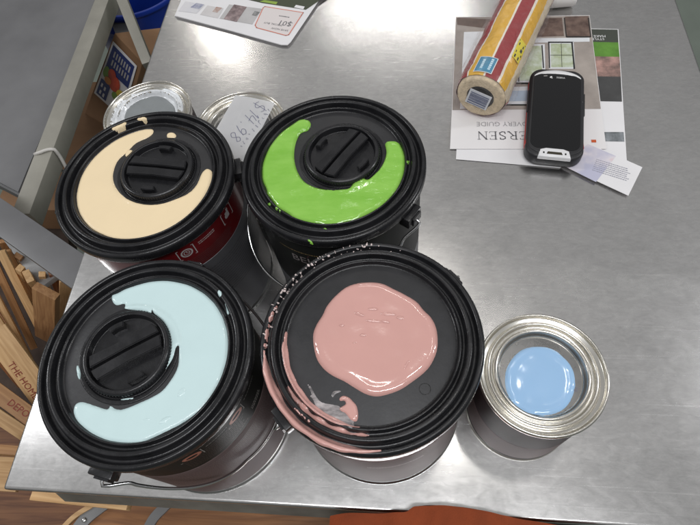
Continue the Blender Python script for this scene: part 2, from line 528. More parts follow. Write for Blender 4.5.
def gallon(label, c, body, ear_ang, tilt_side, tilt, spout=None, bar=0.):
    t = thing('paint_can', label, 'paint can', (c[0], c[1], 0), 0, 'gallon paint cans with black lids')
    t.scale = (CS, CS, CS)
    # body of bare steel
    prof = fillet([(0, .0025), (.080, .0025), (.0805, .0), (.0832, .0), (.0838, .0015), (.0832, .0035), (.0820, .0045), (.0820, .178), (.0832, .180), (.0832, .1828)], .0008, 2)
    obj('body', lathe(prof, 160), body, t, smooth=35)
    lid = obj('lid', lathe(PROF, 192), M_black, t, smooth=50)
    # flat inner panel has a duller skin
    bm = lathe(fillet([(.0655, .1890), (.0652, .1894), (0, .1894)], .0002, 1), 128)
    pn = obj('lid_panel', bm, M_black2, lid, smooth=50)
    if spout:
        sx, sy = spout
        def sh(bm): bmesh.ops.translate(bm, verts=bm.verts, vec=(sx, sy, .1893)); return bm
        fl_ = fillet([(.0410, -.0004), (.0410, .0012), (.0375, .0012), (.0368, .0004), (.0358, .0004), (.0352, .0062), (.0336, .0074), (.0312, .0074), (.0302, .0012), (.0, .0012)], .0007, 3)
        cap = obj('screw_cap', sh(lathe(fl_, 128)), M_black, lid, smooth=40)
        # knurled side of the cap
        bm = bmesh.new()
        for k in range(90):
            a = 2 * PI * k / 90
            box(bm, (.0356 * math.cos(a), .0356 * math.sin(a), .0029), (.0007, .0011, .0044), a)
        obj('knurling', sh(bm), M_black, cap)
        M = Matrix.Rotation(bar, 4, 'Z')
        for sgn in (-1, 1):
            bm = bmesh.new(); y0, y1 = sgn * .0014, sgn * .0112
            pts = []
            hl = [math.sqrt(.0290**2 - y * y) for y in (y0, (y0 + y1) / 2, y1)]
            out = [(-hl[0], y0), (0, y0 + sgn * .0006 * (1 if sgn > 0 else -1)), (hl[0], y0), (hl[1], (y0 + y1) / 2), (hl[2], y1), (0, y1 - sgn * .0012), (-hl[2], y1), (-hl[1], (y0 + y1) / 2)]
            prism(bm, out, .0008, .0076)
            bmesh.ops.bevel(bm, geom=[e_ for e_ in bm.edges if e_.verts[0].co.z > .005 and e_.verts[1].co.z > .005], offset=.0007, segments=2, affect='EDGES')
            bm.transform(M); obj('grip_bar', sh(bm), M_black, cap, smooth=30)
            bm = bmesh.new(); ring = []
            aa = [PI / 2 * sgn + k * .075 - .26 for k in range(8)]
            out = [(.0266 * math.cos(a), .0270 * math.sin(a)) for a in aa] + [(.0208 * math.cos(a), .0222 * math.sin(a)) for a in aa[::-1]]
            prism(bm, out, .0008, .0072)
            bmesh.ops.bevel(bm, geom=[e_ for e_ in bm.edges if e_.verts[0].co.z > .005 and e_.verts[1].co.z > .005], offset=.0006, segments=2, affect='EDGES')
            bm.transform(M); obj('cap_lug', sh(bm), M_black, cap, smooth=30)
    # ears and bale wire
    ax = Vector((math.cos(ear_ang), math.sin(ear_ang), 0)); perp = Vector((-ax.y, ax.x, 0)) * tilt_side
    for sgn in (1, -1):
        a = ear_ang + (0 if sgn > 0 else PI)
        bm = bmesh.new(); box(bm, (.0860, 0, .1745), (.012, .0200, .013)); bevel(bm, .0015, 2)
        box(bm, (.0925, .001, .1735), (.0025, .012, .0095))
        bmesh.ops.rotate(bm, verts=bm.verts, cent=(0, 0, 0), matrix=Matrix.Rotation(a, 3, 'Z'))
        obj('handle_ear', bm, M_black, t, smooth=40)
    pts = []
    n = 60; Rr = .128; st = math.radians(tilt)
    for k in range(n + 1):
        ph = PI * k / n
        u = math.cos(ph); v = math.sin(ph)
        # straight shoulders then arc
        uu = .091 * (abs(u)**.75) * (1 if u > 0 else -1)
        vv = Rr * v**.85
        p = ax * uu + perp * (vv * math.cos(st)) + Vector((0, 0, .172 - vv * math.sin(st)))
        rad = math.hypot(p.x, p.y)
        if rad < .0865: p.x *= .0865 / rad; p.y *= .0865 / rad
        pts.append(p)
    s0 = pts[0]; s1 = pts[-1]
    pts = [s0 - ax * .004 + Vector((0, 0, 0))] + [s0 + ax * .006 + Vector((0, 0, -.002))] + pts[2:-2] + [s1 - ax * .006 + Vector((0, 0, -.002))] + [s1 + ax * .004]
    P2 = []
    for i in range(len(pts) - 1):
        a, b, c_, d = pts[max(i - 1, 0)], pts[i], pts[i + 1], pts[min(i + 2, len(pts) - 1)]
        for k in range(3):
            q = k / 3
            P2.append(.5 * ((2 * b) + (c_ - a) * q + (2 * a - 5 * b + 4 * c_ - d) * q * q + (3 * b - a - 3 * c_ + d) * q**3))
    P2.append(pts[-1])
    for p in P2: p.z = max(p.z, .0025)
    bm = bmesh.new(); tube(bm, P2, .0014, 10); obj('wire_handle', bm, M_wire, t, smooth=60)
    return t, lid

def label_band(t, name, z0, z1, m, r=.0824, edge=None):
    o = obj(name, lathe([(r - .0004, z0), (r, z0 + .0003), (r, z1 - .0003), (r - .0004, z1)], 160), m, t, smooth=50)
    return o

CREAM = (-.2530, .3040); GREEN = (-.0719, .3205); AQUA = (-.2079, .1293); PINK = (-.0292, .1475); SMALL = (.1145, .1467)
def barang(a, b, z=.193):
    p, q = at(*a, z), at(*b, z); return math.atan2(q.y - p.y, q.x - p.x)
def capoff(px, c):
    p = at(*px, .194 * CS); return ((p.x - c[0]) / CS, (p.y - c[1]) / CS)
def spout_surf(off):
    def f(x, y):
        z = max(lidz(math.hypot(x, y)), .1894)
        d = math.hypot(x - off[0], y - off[1])
        if d < .0430: z = max(z, .1893 + .0013 * min(1, max(0, (.0430 - d) / .0015)))
        return z
    return f

# --- cream
CS = 1.0
o1 = capoff((157.2, 168.5), CREAM)
t, lid = gallon('gallon can with a cream paint crescent on its black lid and a dark red label', CREAM, M_silver, math.radians(15), 1, 38, o1, barang((130.7, 162.5), (184.3, 167.4)))
up = label_band(t, 'upper_label', .1375, .1775, M_darkred)
lo = label_band(t, 'lower_label', .006, .1370, M_grey_label)
for (px, py, kind) in ((187, 253, 0), (227, 214, 1)):
    th, z = cyl_hit(px, py, *CREAM, .0826)
    ps = ribbon2([(-.0085, -.0075), (.0085, -.0075), (.0085, .0075), (-.0085, .0075), (-.0085, -.0075)], .0009)
    if kind == 0: ps += circ2(.0052, .0016) + circ2(.0028, .0008) + ribbon2([(0, .002), (0, 0), (.0016, -.0008)], .0007)
    else: ps += [rect2(.006, .008), rect2(.003, .003, (.002, .0055)), rect2(.002, .004, (-.0032, -.001))]
    wrap_decal([(ps, th, z, 0)], .0826, M_pgrey, 'label_icon', up)
    if kind == 0: g = (dashes(.020, .005, 2, 3, .45), th + .0235 / .0826, z + .003, 0)
    else: g = (dashes(.012, .0018, 1, 5, .5), th - .004 / .0826, z + .0105, 0)
    wrap_decal([g], .0826, M_pgrey, 'fine_print', up)
th, z = cyl_hit(215, 243, *CREAM, .0826)
wrap_decal([(dashes(.075, .016, 6, 8, .4), th - .1, .147, 0)], .0826, M_dimprint, 'fine_print', up)
th, z = cyl_hit(235, 262, *CREAM, .0826)
wrap_decal([(dashes(.12, .06, 15, 9, .35), th, .095, 0)], .0826, M_lgtprint, 'fine_print', lo)
cr = [(325, 112), (329, 124), (312, 138), (280, 153), (252, 180), (226, 205), (214, 235), (213, 262), (226, 292), (250, 315), (285, 330), (330, 335), (380, 325), (430, 300), (455, 275), (470, 242), (485, 228), (500, 235), (502, 260), (490, 300), (465, 340), (440, 375), (400, 405), (350, 425), (300, 437), (250, 438), (200, 432), (150, 415), (120, 397), (103, 372), (95, 352), (103, 330), (102, 300), (112, 255), (132, 215), (160, 180), (200, 150), (240, 128), (290, 112)]
sf = spout_surf(o1)
puddle('paint_swatch', px_outline(cr, 2.917, 40, 90, CREAM, rmax=.0664), sf, M_p_cream, lid, h=.0009, edge=.0022, amp=.00015, seed=1)
for i, (a, b, rx, ry, ro) in enumerate(((236, 114, 23, 9, -.45), (303, 93, 15, 6, -.1), (382, 131, 13, 9, 0), (257, 182, 14, 6, -.7))):
    puddle('paint_drip', blob(a, b, rx, ry, 2.917, 40, 90, CREAM, ro, i), sf, M_p_cream, lid, h=.0012, edge=.0015, step=.0012, amp=.0001, seed=10 + i)
# curled corner of the label, left of the can
bm = bmesh.new()
for k in range(9):
    a = math.radians(196 + k * 3.2); rr = .0835 + .0016 * (8 - k)**.9 * .6
    zt = .178; zb = .140 - k * .0035
    bm.verts.new((rr * math.cos(a), rr * math.sin(a), zt)); bm.verts.new((rr * math.cos(a), rr * math.sin(a), zb))
bm.verts.ensure_lookup_table()
for k in range(8): bm.faces.new((bm.verts[2 * k], bm.verts[2 * k + 1], bm.verts[2 * k + 3], bm.verts[2 * k + 2]))
bmesh.ops.solidify(bm, geom=bm.faces[:], thickness=.0003)
o = obj('label_flap', bm, mat('label_backing', (.30, .25, .30), .45), up, smooth=60)
o['label'] = 'loose curling corner of the red label'

# --- green
CS = 1.0
o2 = capoff((342, 153.5), GREEN)
t, lid = gallon('gallon can with a bright green paint crescent on its black lid', GREEN, M_silver, math.radians(-33), -1, 40, o2, barang((319.9, 170.9), (354.2, 133.1)))
up = label_band(t, 'upper_label', .075, .1775, M_ink_label)
lo = label_band(t, 'lower_label', .006, .0735, M_grey_label)
th, z = cyl_hit(322, 263, *GREEN, .0826)
thc, zc = cyl_hit(312, 262, *GREEN, .0826)
wrap_decal([([[Vector((-.021, -.03)), Vector((.013, -.03)), Vector((.013, .013)), Vector((-.003, .013))]], thc, zc - .004, 0)], .08255, mat('dark_red_print', (.14, .03, .035), .3), 'red_shape', up)
wrap_decal([(text2('BEHR', .011), thc - .003 / .0826, zc - .006, 0)], .0827, mat('grey_lettering', (.24, .21, .21), .35), 'brand_lettering', up)
wrap_decal([(dashes(.05, .0022, 1, 4, .7), thc - .1, zc + .013, 0)], .0827, M_orange_icon, 'fine_print', up)
gr = [(250, 127), (257, 140), (248, 158), (225, 168), (212, 190), (205, 220), (205, 255), (215, 290), (235, 320), (270, 340), (310, 350), (350, 350), (380, 344), (395, 325), (420, 312), (438, 318), (455, 305), (475, 285), (490, 260), (498, 230), (494, 200), (510, 193), (535, 197), (545, 212), (557, 230), (562, 255), (558, 290), (548, 325), (530, 355), (510, 380), (480, 405), (440, 425), (400, 445), (350, 462), (320, 465), (300, 474), (272, 470), (258, 476), (245, 460), (210, 440), (180, 420), (150, 405), (130, 375), (118, 362), (115, 345), (105, 320), (98, 290), (105, 255), (120, 215), (140, 180), (165, 155), (200, 132), (230, 124)]
sf = spout_surf(o2)
puddle('paint_swatch', px_outline(gr, 3.182, 230, 80, GREEN, rmax=.0670), sf, M_p_green, lid, h=.0018, edge=.0025, amp=.0008, nscale=50, seed=2)
for i, (a, b, rx, ry) in enumerate(((124, 393, 5, 4), (150, 412, 7, 3), (566, 262, 3, 9), (256, 516, 10, 3), (160, 420, 4, 3), (300, 478, 12, 3))):
    puddle('paint_drip', blob(a, b, rx, ry, 3.182, 230, 80, GREEN, .5, i), sf, M_p_green, lid, h=.0008, edge=.001, step=.0008, amp=.0001, seed=20 + i)

# --- aqua
CS = 1.0
o3 = capoff((126.5, 352), AQUA)
t, lid = gallon('gallon can with pale aqua paint crescent on its black lid, at the front left', AQUA, M_silver, math.radians(-101), 1, 52, o3, barang((91.4, 370), (155.7, 335.7)))
up = label_band(t, 'upper_label', .129, .1775, M_ink_label)
lo2 = label_band(t, 'lower_label', .010, .1285, M_mauve)
g = []; g2 = []
for (px, py) in ((192, 457), (236, 416)):
    th, z = cyl_hit(px, py, *AQUA, .0826)
    ps = ribbon2([(-.011, -.006), (.009, -.006), (.009, .006)], .0007)
    g.append((ps, th, z, 0))
    wrap_decal([(circ2(.0030, .0022, rx=2.0) + circ2(.0048, .0006, rx=1.6), th, z, 0)], .0826, M_red_icon, 'label_icon', up)
    g.append((dashes(.022, .002, 1, 5, .45), th + .024 / .0826, z + .003, 0))
th, z = cyl_hit(256, 398, *AQUA, .0826)
g.append((dashes(.018, .007, 2, 15, .6), th, z, 0))
wrap_decal(g, .0826, mat('grey_print_on_black', (.30, .29, .27), .4), 'fine_print', up)
wrap_decal([(dashes(.06, .026, 8, 31, .4), cyl_hit(215, 440, *AQUA, .0826)[0], .148, 0)], .0826, mat('very_dim_print', (.05, .035, .03), .4), 'fine_print', up)
th, z = cyl_hit(228, 455, *AQUA, .0826)
wrap_decal([(dashes(.17, .05, 13, 32, .3), th, .095, 0)], .0826, mat('mauve_print', (.15, .11, .11), .35), 'fine_print', lo2)
aq = [(228, 115), (240, 100), (270, 85), (320, 75), (370, 72), (420, 80), (460, 98), (485, 120), (497, 140), (508, 160), (515, 172), (522, 170), (529, 195), (528, 230), (525, 270), (515, 310), (507, 330), (506, 348), (490, 370), (468, 385), (440, 410), (400, 435), (350, 460), (310, 478), (270, 487), (230, 492), (200, 478), (170, 455), (140, 430), (132, 405), (137, 385), (155, 379), (185, 388), (215, 397), (225, 390), (240, 397), (260, 396), (300, 380), (330, 366), (355, 350), (378, 320), (393, 290), (398, 243), (390, 244), (382, 270), (364, 298), (347, 318), (352, 303), (366, 275), (372, 240), (371, 215), (360, 185), (345, 167), (335, 158), (330, 150), (326, 158), (305, 152), (285, 150), (262, 146), (260, 134), (240, 137), (230, 128)]
sf = spout_surf(o3)
puddle('paint_swatch', px_outline(aq, 2.5, 20, 250, AQUA, n=4, rmax=.0668), sf, M_p_aqua, lid, h=.0011, edge=.0022, amp=.0003, seed=3, nscale=40)
for i, (a, b, rx, ry, ro) in enumerate(((146, 306, 5, 18, -.15), (503, 114, 6, 8, 0), (517, 148, 2.5, 14, -.2), (272, 372, 22, 2, -.1), (405, 355, 18, 9, -.9), (362, 425, 20, 7, -.5), (315, 424, 12, 5, -.2))):
    puddle('paint_drip', blob(a, b, rx, ry, 2.5, 20, 250, AQUA, ro, i), (lambda x, y: sf(x, y) + (.0006 if i > 3 else 0)), M_p_aqua, lid, h=.0010, edge=(.004 if i > 3 else .0012), step=.001, amp=.0009, nscale=160, seed=30 + i)

# --- pink
CS = 1.0
t, lid = gallon('gallon can with a round salmon pink paint pool on its flat black lid', PINK, M_silver, math.radians(-137), -1, 78, None)
lo = label_band(t, 'label', .012, .138, M_mauve)
th, z = cyl_hit(378, 470, *PINK, .0826)
wrap_decal([(dashes(.05, .006, 2, 41, .5), th + .2, .108, 0)], .0826, mat('mauve_print_two', (.32, .24, .23), .4), 'fine_print', lo)
pk = [(270, 47), (330, 52), (380, 75), (420, 95), (470, 125), (500, 160), (530, 190), (550, 230), (557, 280), (552, 330), (530, 380), (500, 415), (455, 450), (410, 480), (360, 500), (310, 510), (265, 500), (220, 475), (180, 450), (130, 425), (95, 398), (68, 360), (55, 310), (52, 260), (65, 220), (90, 180), (110, 140), (150, 95), (200, 60)]
fs_ = lambda x, y: max(lidz(math.hypot(x, y)), .1894 if math.hypot(x, y) < .0652 else 0)
puddle('paint_swatch', px_outline(pk, 4.04, 300, 270, PINK), fs_, M_p_pink, lid, h=.0022, edge=.0040, amp=.0006, nscale=30, seed=4, step=.0015)
for i, (a, b, rx, ry, ro) in enumerate(((295, 160, 24, 8, 0), (360, 180, 34, 9, .1), (405, 195, 18, 9, .1), (240, 180, 24, 8, .3), (300, 208, 34, 8, .1), (345, 210, 20, 7, .2), (255, 265, 15, 8, -.1), (220, 296, 10, 5, -.2), (168, 226, 12, 7, .1), (430, 385, 8, 26, .5))):
    puddle('paint_ripple', blob(a, b, rx, ry, 4.04, 300, 270, PINK, ro, 70 + i), lambda x, y: .18925 + .0021, M_p_pink, lid, h=.0007, edge=.0014, step=.0009, amp=.0002, seed=70 + i)
def arc_band(a0, a1, r0, r1, seed, ragged=.0008, n=70):
    """a smear following the rings of the lid between two angles"""
    rd = random.Random(seed); out = []; inn = []
    for k in range(n + 1):
        t_ = k / n; a = math.radians(a0 + (a1 - a0) * t_)
        f = min(1, 4 * t_ + .25, 4 * (1 - t_) + .25); mid = (r0 + r1) / 2; hw = (r1 - r0) / 2 * f
        q0 = mid - hw + noise.noise(Vector((k * .13, seed, 0))) * ragged; q1 = mid + hw + noise.noise(Vector((k * .16, seed, 7))) * ragged
        out.append(Vector((q1 * math.cos(a), q1 * math.sin(a)))); inn.append(Vector((q0 * math.cos(a), q0 * math.sin(a))))
    return out + inn[::-1]
for i, (a0, a1, r0, r1) in enumerate(((188, 278, .0797, .0862), (176, 266, .0645, .0692), (212, 272, .0702, .0735), (160, 190, .0815, .0832), (225, 240, .0762, .0776))):
    puddle('paint_spill', arc_band(a0, a1, r0, r1, 50 + i, .0013), lambda x, y: lidz(math.hypot(x, y)), M_p_pink, lid, h=.0012, edge=.0013, step=.001, amp=.0003, seed=40 + i)
# thin dragged smear with a lump of pink beside it
sm = [(300, 232), (318, 240), (330, 262), (352, 300), (380, 325), (430, 335), (470, 345), (480, 365), (520, 380), (545, 420), (540, 470), (480, 440), (430, 420), (390, 400), (360, 365), (340, 340), (320, 300), (285, 290), (320, 285)]
puddle('paint_smear', px_outline(sm, 5.25, 250, 340, PINK, n=4), fs_, M_p_smear, lid, h=.0003, edge=.001, step=.001, amp=.0001, seed=46)
lump = [(470, 302), (490, 290), (520, 300), (540, 320), (560, 345), (568, 390), (560, 425), (530, 420), (500, 385), (475, 372), (470, 355), (500, 335), (495, 318), (472, 318)]
puddle('paint_lump', px_outline(lump, 5.25, 250, 340, PINK, n=4), fs_, M_p_pink, lid, h=.0016, edge=.002, step=.001, amp=.0004, seed=47)
puddle('paint_smear', px_outline([(425, 290), (435, 268), (470, 262), (478, 270), (450, 282), (435, 300)], 5.25, 250, 340, PINK, n=4), fs_, M_p_smear, lid, h=.0003, edge=.001, step=.0008, amp=.0001, seed=48)
for i, (a, b, rx, ry) in enumerate(((232, 210, 9, 12), (340, 345, 6, 6), (206, 412, 8, 8))):
    puddle('paint_drip', blob(a, b, rx, ry, 5.25, 250, 340, PINK, 0, i), fs_, M_p_pink, lid, h=.001, edge=.001, step=.0007, amp=.0001, seed=60 + i)
# pale specks painted as glints on embossed lettering, with some paint residue, upper left
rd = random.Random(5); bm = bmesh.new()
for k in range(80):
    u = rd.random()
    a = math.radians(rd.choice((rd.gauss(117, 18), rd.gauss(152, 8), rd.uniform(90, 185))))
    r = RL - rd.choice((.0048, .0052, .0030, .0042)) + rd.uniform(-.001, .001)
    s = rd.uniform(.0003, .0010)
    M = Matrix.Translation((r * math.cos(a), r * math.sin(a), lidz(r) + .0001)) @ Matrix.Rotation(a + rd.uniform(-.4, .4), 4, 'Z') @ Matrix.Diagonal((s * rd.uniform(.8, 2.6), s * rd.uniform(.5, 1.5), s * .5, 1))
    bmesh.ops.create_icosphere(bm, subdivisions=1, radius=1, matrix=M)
obj('rim_glint_specks', bm, M_glint_speck, lid, smooth=80)
bm = bmesh.new()  # faint round moulding mark
for p in circ2(.0042, .0004, 24):
    c_ = (at(425, 389, .1895 * CS) - Vector((*PINK, 0))) / CS
    bm.faces.new([bm.verts.new((v.x + c_.x, v.y + c_.y, .18965)) for v in p])
obj('moulding_mark', bm, M_black, lid)

# ------------------------------------------------------------------ small cans
CS = 1.0
def quart(label, c, body_parts, panel_m=M_tin_panel):
    t = thing('small_paint_can', label, 'paint can', (c[0], c[1], 0), 0, 'small round metal cans')
    prof = fillet([(0, .0025), (.0505, .0025), (.0515, 0), (.0530, 0), (.0535, .0015), (.0528, .0035), (.0522, .0045), (.0522, .1165), (.0532, .1180), (.0543, .1195), (.0547, .1220), (.0541, .1242), (.0527, .1246), (.0518, .1232), (.0512, .1212), (.0478, .1200), (.0468, .1190)], .0007, 3)
    b = obj('body', lathe(prof, 160), M_tin, t, smooth=50)
    lp = fillet([(.0475, .1196), (.0465, .1222), (.0452, .1232), (.0440, .1225), (.0434, .1195), (.0412, .1190), (.0405, .1218), (.0388, .1230), (.0374, .1222), (.0358, .1165), (.0345, .1153), (.0, .1150)], .0007, 3)
    l = obj('lid', lathe(lp, 160), M_tin, t, smooth=50)
    bm = lathe([(.0346, .1154), (.0344, .1157), (0, .1156)], 96)
    p = obj('lid_panel', bm, panel_m, l, smooth=50)
    for nm, z0, z1, m in body_parts:
        obj(nm, lathe([(.0522, z0), (.05245, z0 + .0002), (.05245, z1 - .0002), (.0522, z1)], 128), m, t, smooth=50)
    return t, l
M_maroon = mat('maroon_grey_label', (.040, .026, .028), .5, 0, var=.3, scale=15, spec=.12)
t, l = quart('open-topped looking small tin can with sky blue paint pooled in its shiny lid', SMALL, (('upper_label', .062, .112, M_maroon), ('lower_label', .010, .0615, M_mauve), ('base_line', .0055, .0085, M_ink_label)))
t['label'] = 'small metal can with sky blue paint pooled in its shiny lid'
rd = random.Random(3)
bl = [(340, 196), (380, 200), (410, 213), (432, 232), (452, 252), (468, 280), (475, 312), (474, 345), (460, 385), (440, 412), (410, 430), (375, 438), (340, 436), (300, 428), (265, 405), (240, 370), (228, 330), (230, 285), (245, 250), (270, 220), (300, 202)]
puddle('paint_swatch', px_outline(bl, 3.5, 440, 290, SMALL, z=.117), lambda x, y: .1156 + max(0, math.hypot(x, y) - .0345) * 1.6, M_p_blue, l, h=.0014, edge=.003, amp=.0002, nscale=40, seed=5)
# stamped marks on the panel at the right
c_ = at(577.5, 389.5, .116) - Vector((*SMALL, 0))
flat_decal(text2('ET', .0028), (c_.x, c_.y), math.radians(75), .11595, M_ink, 'stamped_letters', l)

GC = (-.318, .456)
QP = [(.0345, .1155), (.0358, .1168), (.0374, .1225), (.0388, .1233), (.0405, .1220), (.0412, .1195), (.0434, .1198), (.0440, .1227), (.0452, .1234), (.0465, .1224), (.0475, .1200)]
def qlid(x, y):
    r = math.hypot(x, y)
    if r <= QP[0][0]: return .1157
    for a, b in zip(QP, QP[1:]):
        if r <= b[0]: return a[1] + (b[1] - a[1]) * (r - a[0]) / (b[0] - a[0])
    return .1200
t, l = quart('small metal can behind the cream can, its lid smeared with grey and white paint', GC, (('label_band', .01, .112, M_maroon),))
gy = [(205, 250), (205, 215), (225, 190), (260, 172), (300, 160), (350, 148), (400, 150), (440, 165), (465, 185), (485, 205), (497, 235), (490, 275), (470, 330), (400, 360), (300, 370), (220, 330), (200, 290)]
M_wsm = mat('white_smear', (.66, .68, .70), .18, coat=.6, var=.25, scale=50)
wh = [(130, 330), (100, 320), (120, 260), (150, 205), (180, 175), (215, 180), (240, 165), (255, 150), (310, 135), (330, 128), (390, 122), (440, 118), (500, 140), (535, 180), (548, 230), (530, 245), (505, 245), (490, 330), (400, 380), (260, 380)]
puddle('white_paint_smear', px_outline(wh, 5.833, 90, 70, GC, z=.119, rmax=.0455), qlid, M_wsm, l, h=.0004, edge=.0015, amp=.0002, seed=6)
puddle('paint_swatch', px_outline(gy, 5.833, 90, 70, GC, z=.117, rmax=.0350), lambda x, y: .1162, M_p_silver, l, h=.0012, edge=.0015, amp=.0001, seed=7)
puddle('paint_drip', blob(405, 102, 16, 8, 5.833, 90, 70, GC, .2, 3), lambda x, y: .1235, M_ink_label, l, h=.0008, edge=.001, step=.0008, seed=8)

NC = (-.198, .4335)
t, l = quart('small metal can between the cream and green cans with a handwritten price note on it', NC, (('label_band', .01, .112, M_ink_label),))

# the note
nz_ = .1262
q = [at(235.5, 95, nz_), at(275, 103, nz_), at(243, 164, nz_), at(203, 156, nz_)]
M_note = mat('bright_note_paper', (.84, .84, .85), .7, var=.02, scale=12)
nt_ = thing('price_note', 'torn white paper note with handwritten price lying on a small can', 'note', (0, 0, 0))
bm = bmesh.new(); n = 12; grid = []
for i in range(n + 1):
    row = []
    for j in range(n + 1):
        u, v = i / n, j / n
        p = q[0] * (1 - u) * (1 - v) + q[1] * u * (1 - v) + q[2] * u * v + q[3] * (1 - u) * v
        p = p.copy(); p.z += .0012 * math.sin(3 * u + 2 * v) + .0025 * v * v
        row.append(bm.verts.new(p))
    grid.append(row)
for i in range(n):
    for j in range(n): bm.faces.new((grid[i][j], grid[i + 1][j], grid[i + 1][j + 1], grid[i][j + 1]))
bmesh.ops.solidify(bm, geom=bm.faces[:], thickness=-.0006)
bmesh.ops.recalc_face_normals(bm, faces=bm.faces)
obj('paper', bm, M_note, nt_)
ST = {'$': [[(.85, .85), (.5, .98), (.15, .78), (.3, .55), (.75, .42), (.85, .2), (.5, .02), (.1, .15)], [(.35, 1.15), (.6, -.15)]],
      '1': [[(.4, .8), (.55, 1), (.45, 0)]], '4': [[(.25, 1), (.1, .45), (.85, .5)], [(.75, 1), (.6, -.05)]], '.': [[(.45, .02), (.5, .08)]],
      '9': [[(.8, .85), (.45, 1), (.15, .75), (.35, .5), (.75, .65), (.8, .9), (.7, .4), (.45, -.05)]],
      '8': [[(.8, .85), (.45, 1), (.2, .78), (.5, .55), (.8, .25), (.5, 0), (.15, .2), (.45, .52), (.8, .85)]]}
def surf_note(p):
    # height of the curled paper under a point
    best = None
    for i in range(n):
        for j in range(n):
            pass
    return 0
def write_px(s, p0, d, ch, adv, wd, bm, jit=0.):
    """handwriting on the note: start pixel, reading direction, letter height in pixels"""
    u0 = Vector(d).normalized(); up_ = Vector((u0.y, -u0.x)); x = 0; rd = random.Random(len(s))
    for c in s:
        for stt in ST.get(c, []) if c in ST else [[(rd.random() * .8, rd.random()) for _ in range(4)]]:
            pts = smooth_poly([(a + 0, b) for a, b in stt], 4, False) if len(stt) > 2 else [Vector(a) for a in stt]
            W = []
            for a in pts:
                P = Vector(p0) + u0 * (x + a.x * ch * .75) + up_ * (a.y * ch)
                p = at(P.x, P.y, nz_ + .0015)
                W.append(p)
            for f in ribbon2([(p.x, p.y) for p in W], wd):
                vs = []
                for v in f:
                    # find the paper's own coordinates to follow its curl
                    e1 = q[1] - q[0]; e2 = q[3] - q[0]; dd = Vector((v.x - q[0].x, v.y - q[0].y))
                    det = e1.x * e2.y - e1.y * e2.x
                    uu = (dd.x * e2.y - dd.y * e2.x) / det; vv = (e1.x * dd.y - e1.y * dd.x) / det
                    vs.append(bm.verts.new((v.x, v.y, nz_ + .0012 * math.sin(3 * uu + 2 * vv) + .0025 * vv * vv + .0004)))
                try: bm.faces.new(vs)
                except ValueError: pass
        x += adv if c not in '.1' else adv * .62
bm = bmesh.new()
write_px('$14.98', (258, 100), (-150, 190), 11, 9.2, .0007, bm)
for f in bm.faces:
    f.normal_update()
    if f.normal.z < 0: f.normal_flip()
obj('handwriting', bm, M_ink, nt_)
bm = bmesh.new()
write_px('abcdefghij', (268, 107), (-150, 200), 4, 5.2, .0004, bm)
for f in bm.faces:
    f.normal_update()
    if f.normal.z < 0: f.normal_flip()
obj('scribble', bm, M_ink, nt_)

# ------------------------------------------------------------------ printed sheets
def sheet(px, z, th=.0004, m=M_paper, name='page', parent=None, sub=False):
    bm = bmesh.new(); P = [at(x, y, z + th) for x, y in px]
    prism(bm, [(p.x, p.y) for p in P], z, z + th)
    return obj(name, bm, m, parent)
def patch(px, z, m, name, parent):
    bm = bmesh.new()
    f = bm.faces.new([bm.verts.new(at(x, y, z)) for x, y in px]); f.normal_update()
    if f.normal.z < 0: f.normal_flip()
    return obj(name, bm, m, parent)
def Z3(pts): return [(x / 2.5 + 420, y / 2.5) for x, y in pts]
def photo_mat(name, a, b_, scale=60):
    return mat(name, a, .3, c2=b_, scale=scale)

# right hand flyer (lowest)
t = thing('green_flyer', 'printed flyer with green and dark bands sticking out right of the brochure', 'flyer')
sheet(Z3([(300, 68), (496, 73), (517, 402), (330, 398)]), .0002, .0005, M_paper, 'page', t)
zz = .00095
patch(Z3([(400, 72), (494, 74), (496, 106), (400, 104)]), zz, mat('olive_print', (.055, .062, .05), .3), 'dark_band', t)
patch(Z3([(400, 104), (496, 106), (499, 142), (400, 140)]), zz, mat('green_print', (.10, .24, .035), .3, var=.25, scale=40), 'green_band', t)
patch(Z3([(400, 140), (499, 142), (502, 192), (400, 190)]), zz, photo_mat('food_photo', (.05, .05, .045), (.50, .30, .26), 45), 'photo_panel', t)
patch(Z3([(400, 190), (502, 192), (505, 254), (400, 252)]), zz, mat('charcoal_print', (.06, .06, .06), .3, var=.2, scale=30), 'dark_panel', t)
patch(Z3([(400, 330), (509, 330), (511, 354), (400, 352)]), zz, photo_mat('small_photo', (.05, .06, .06), (.30, .32, .34), 70), 'photo_panel', t)
p = at(599, 37.2, zz)
flat_decal(text2('MAKE A', .0048), (p.x - .002, p.y + .0045), PI - .04, zz + .0002, M_white, 'lettering', t)
p = at(600, 40.8, zz)
flat_decal(text2('STYLE', .0048), (p.x - .002, p.y + .0062), PI - .04, zz + .0002, M_white, 'lettering', t)

# loose white sheet under the brochure
t = thing('white_sheet', 'plain white paper sheet peeking out below the window brochure', 'paper')
sheet(Z3([(92, 360), (90, 398), (350, 420), (400, 380)]), .0009, .0004, M_paper, 'page', t)

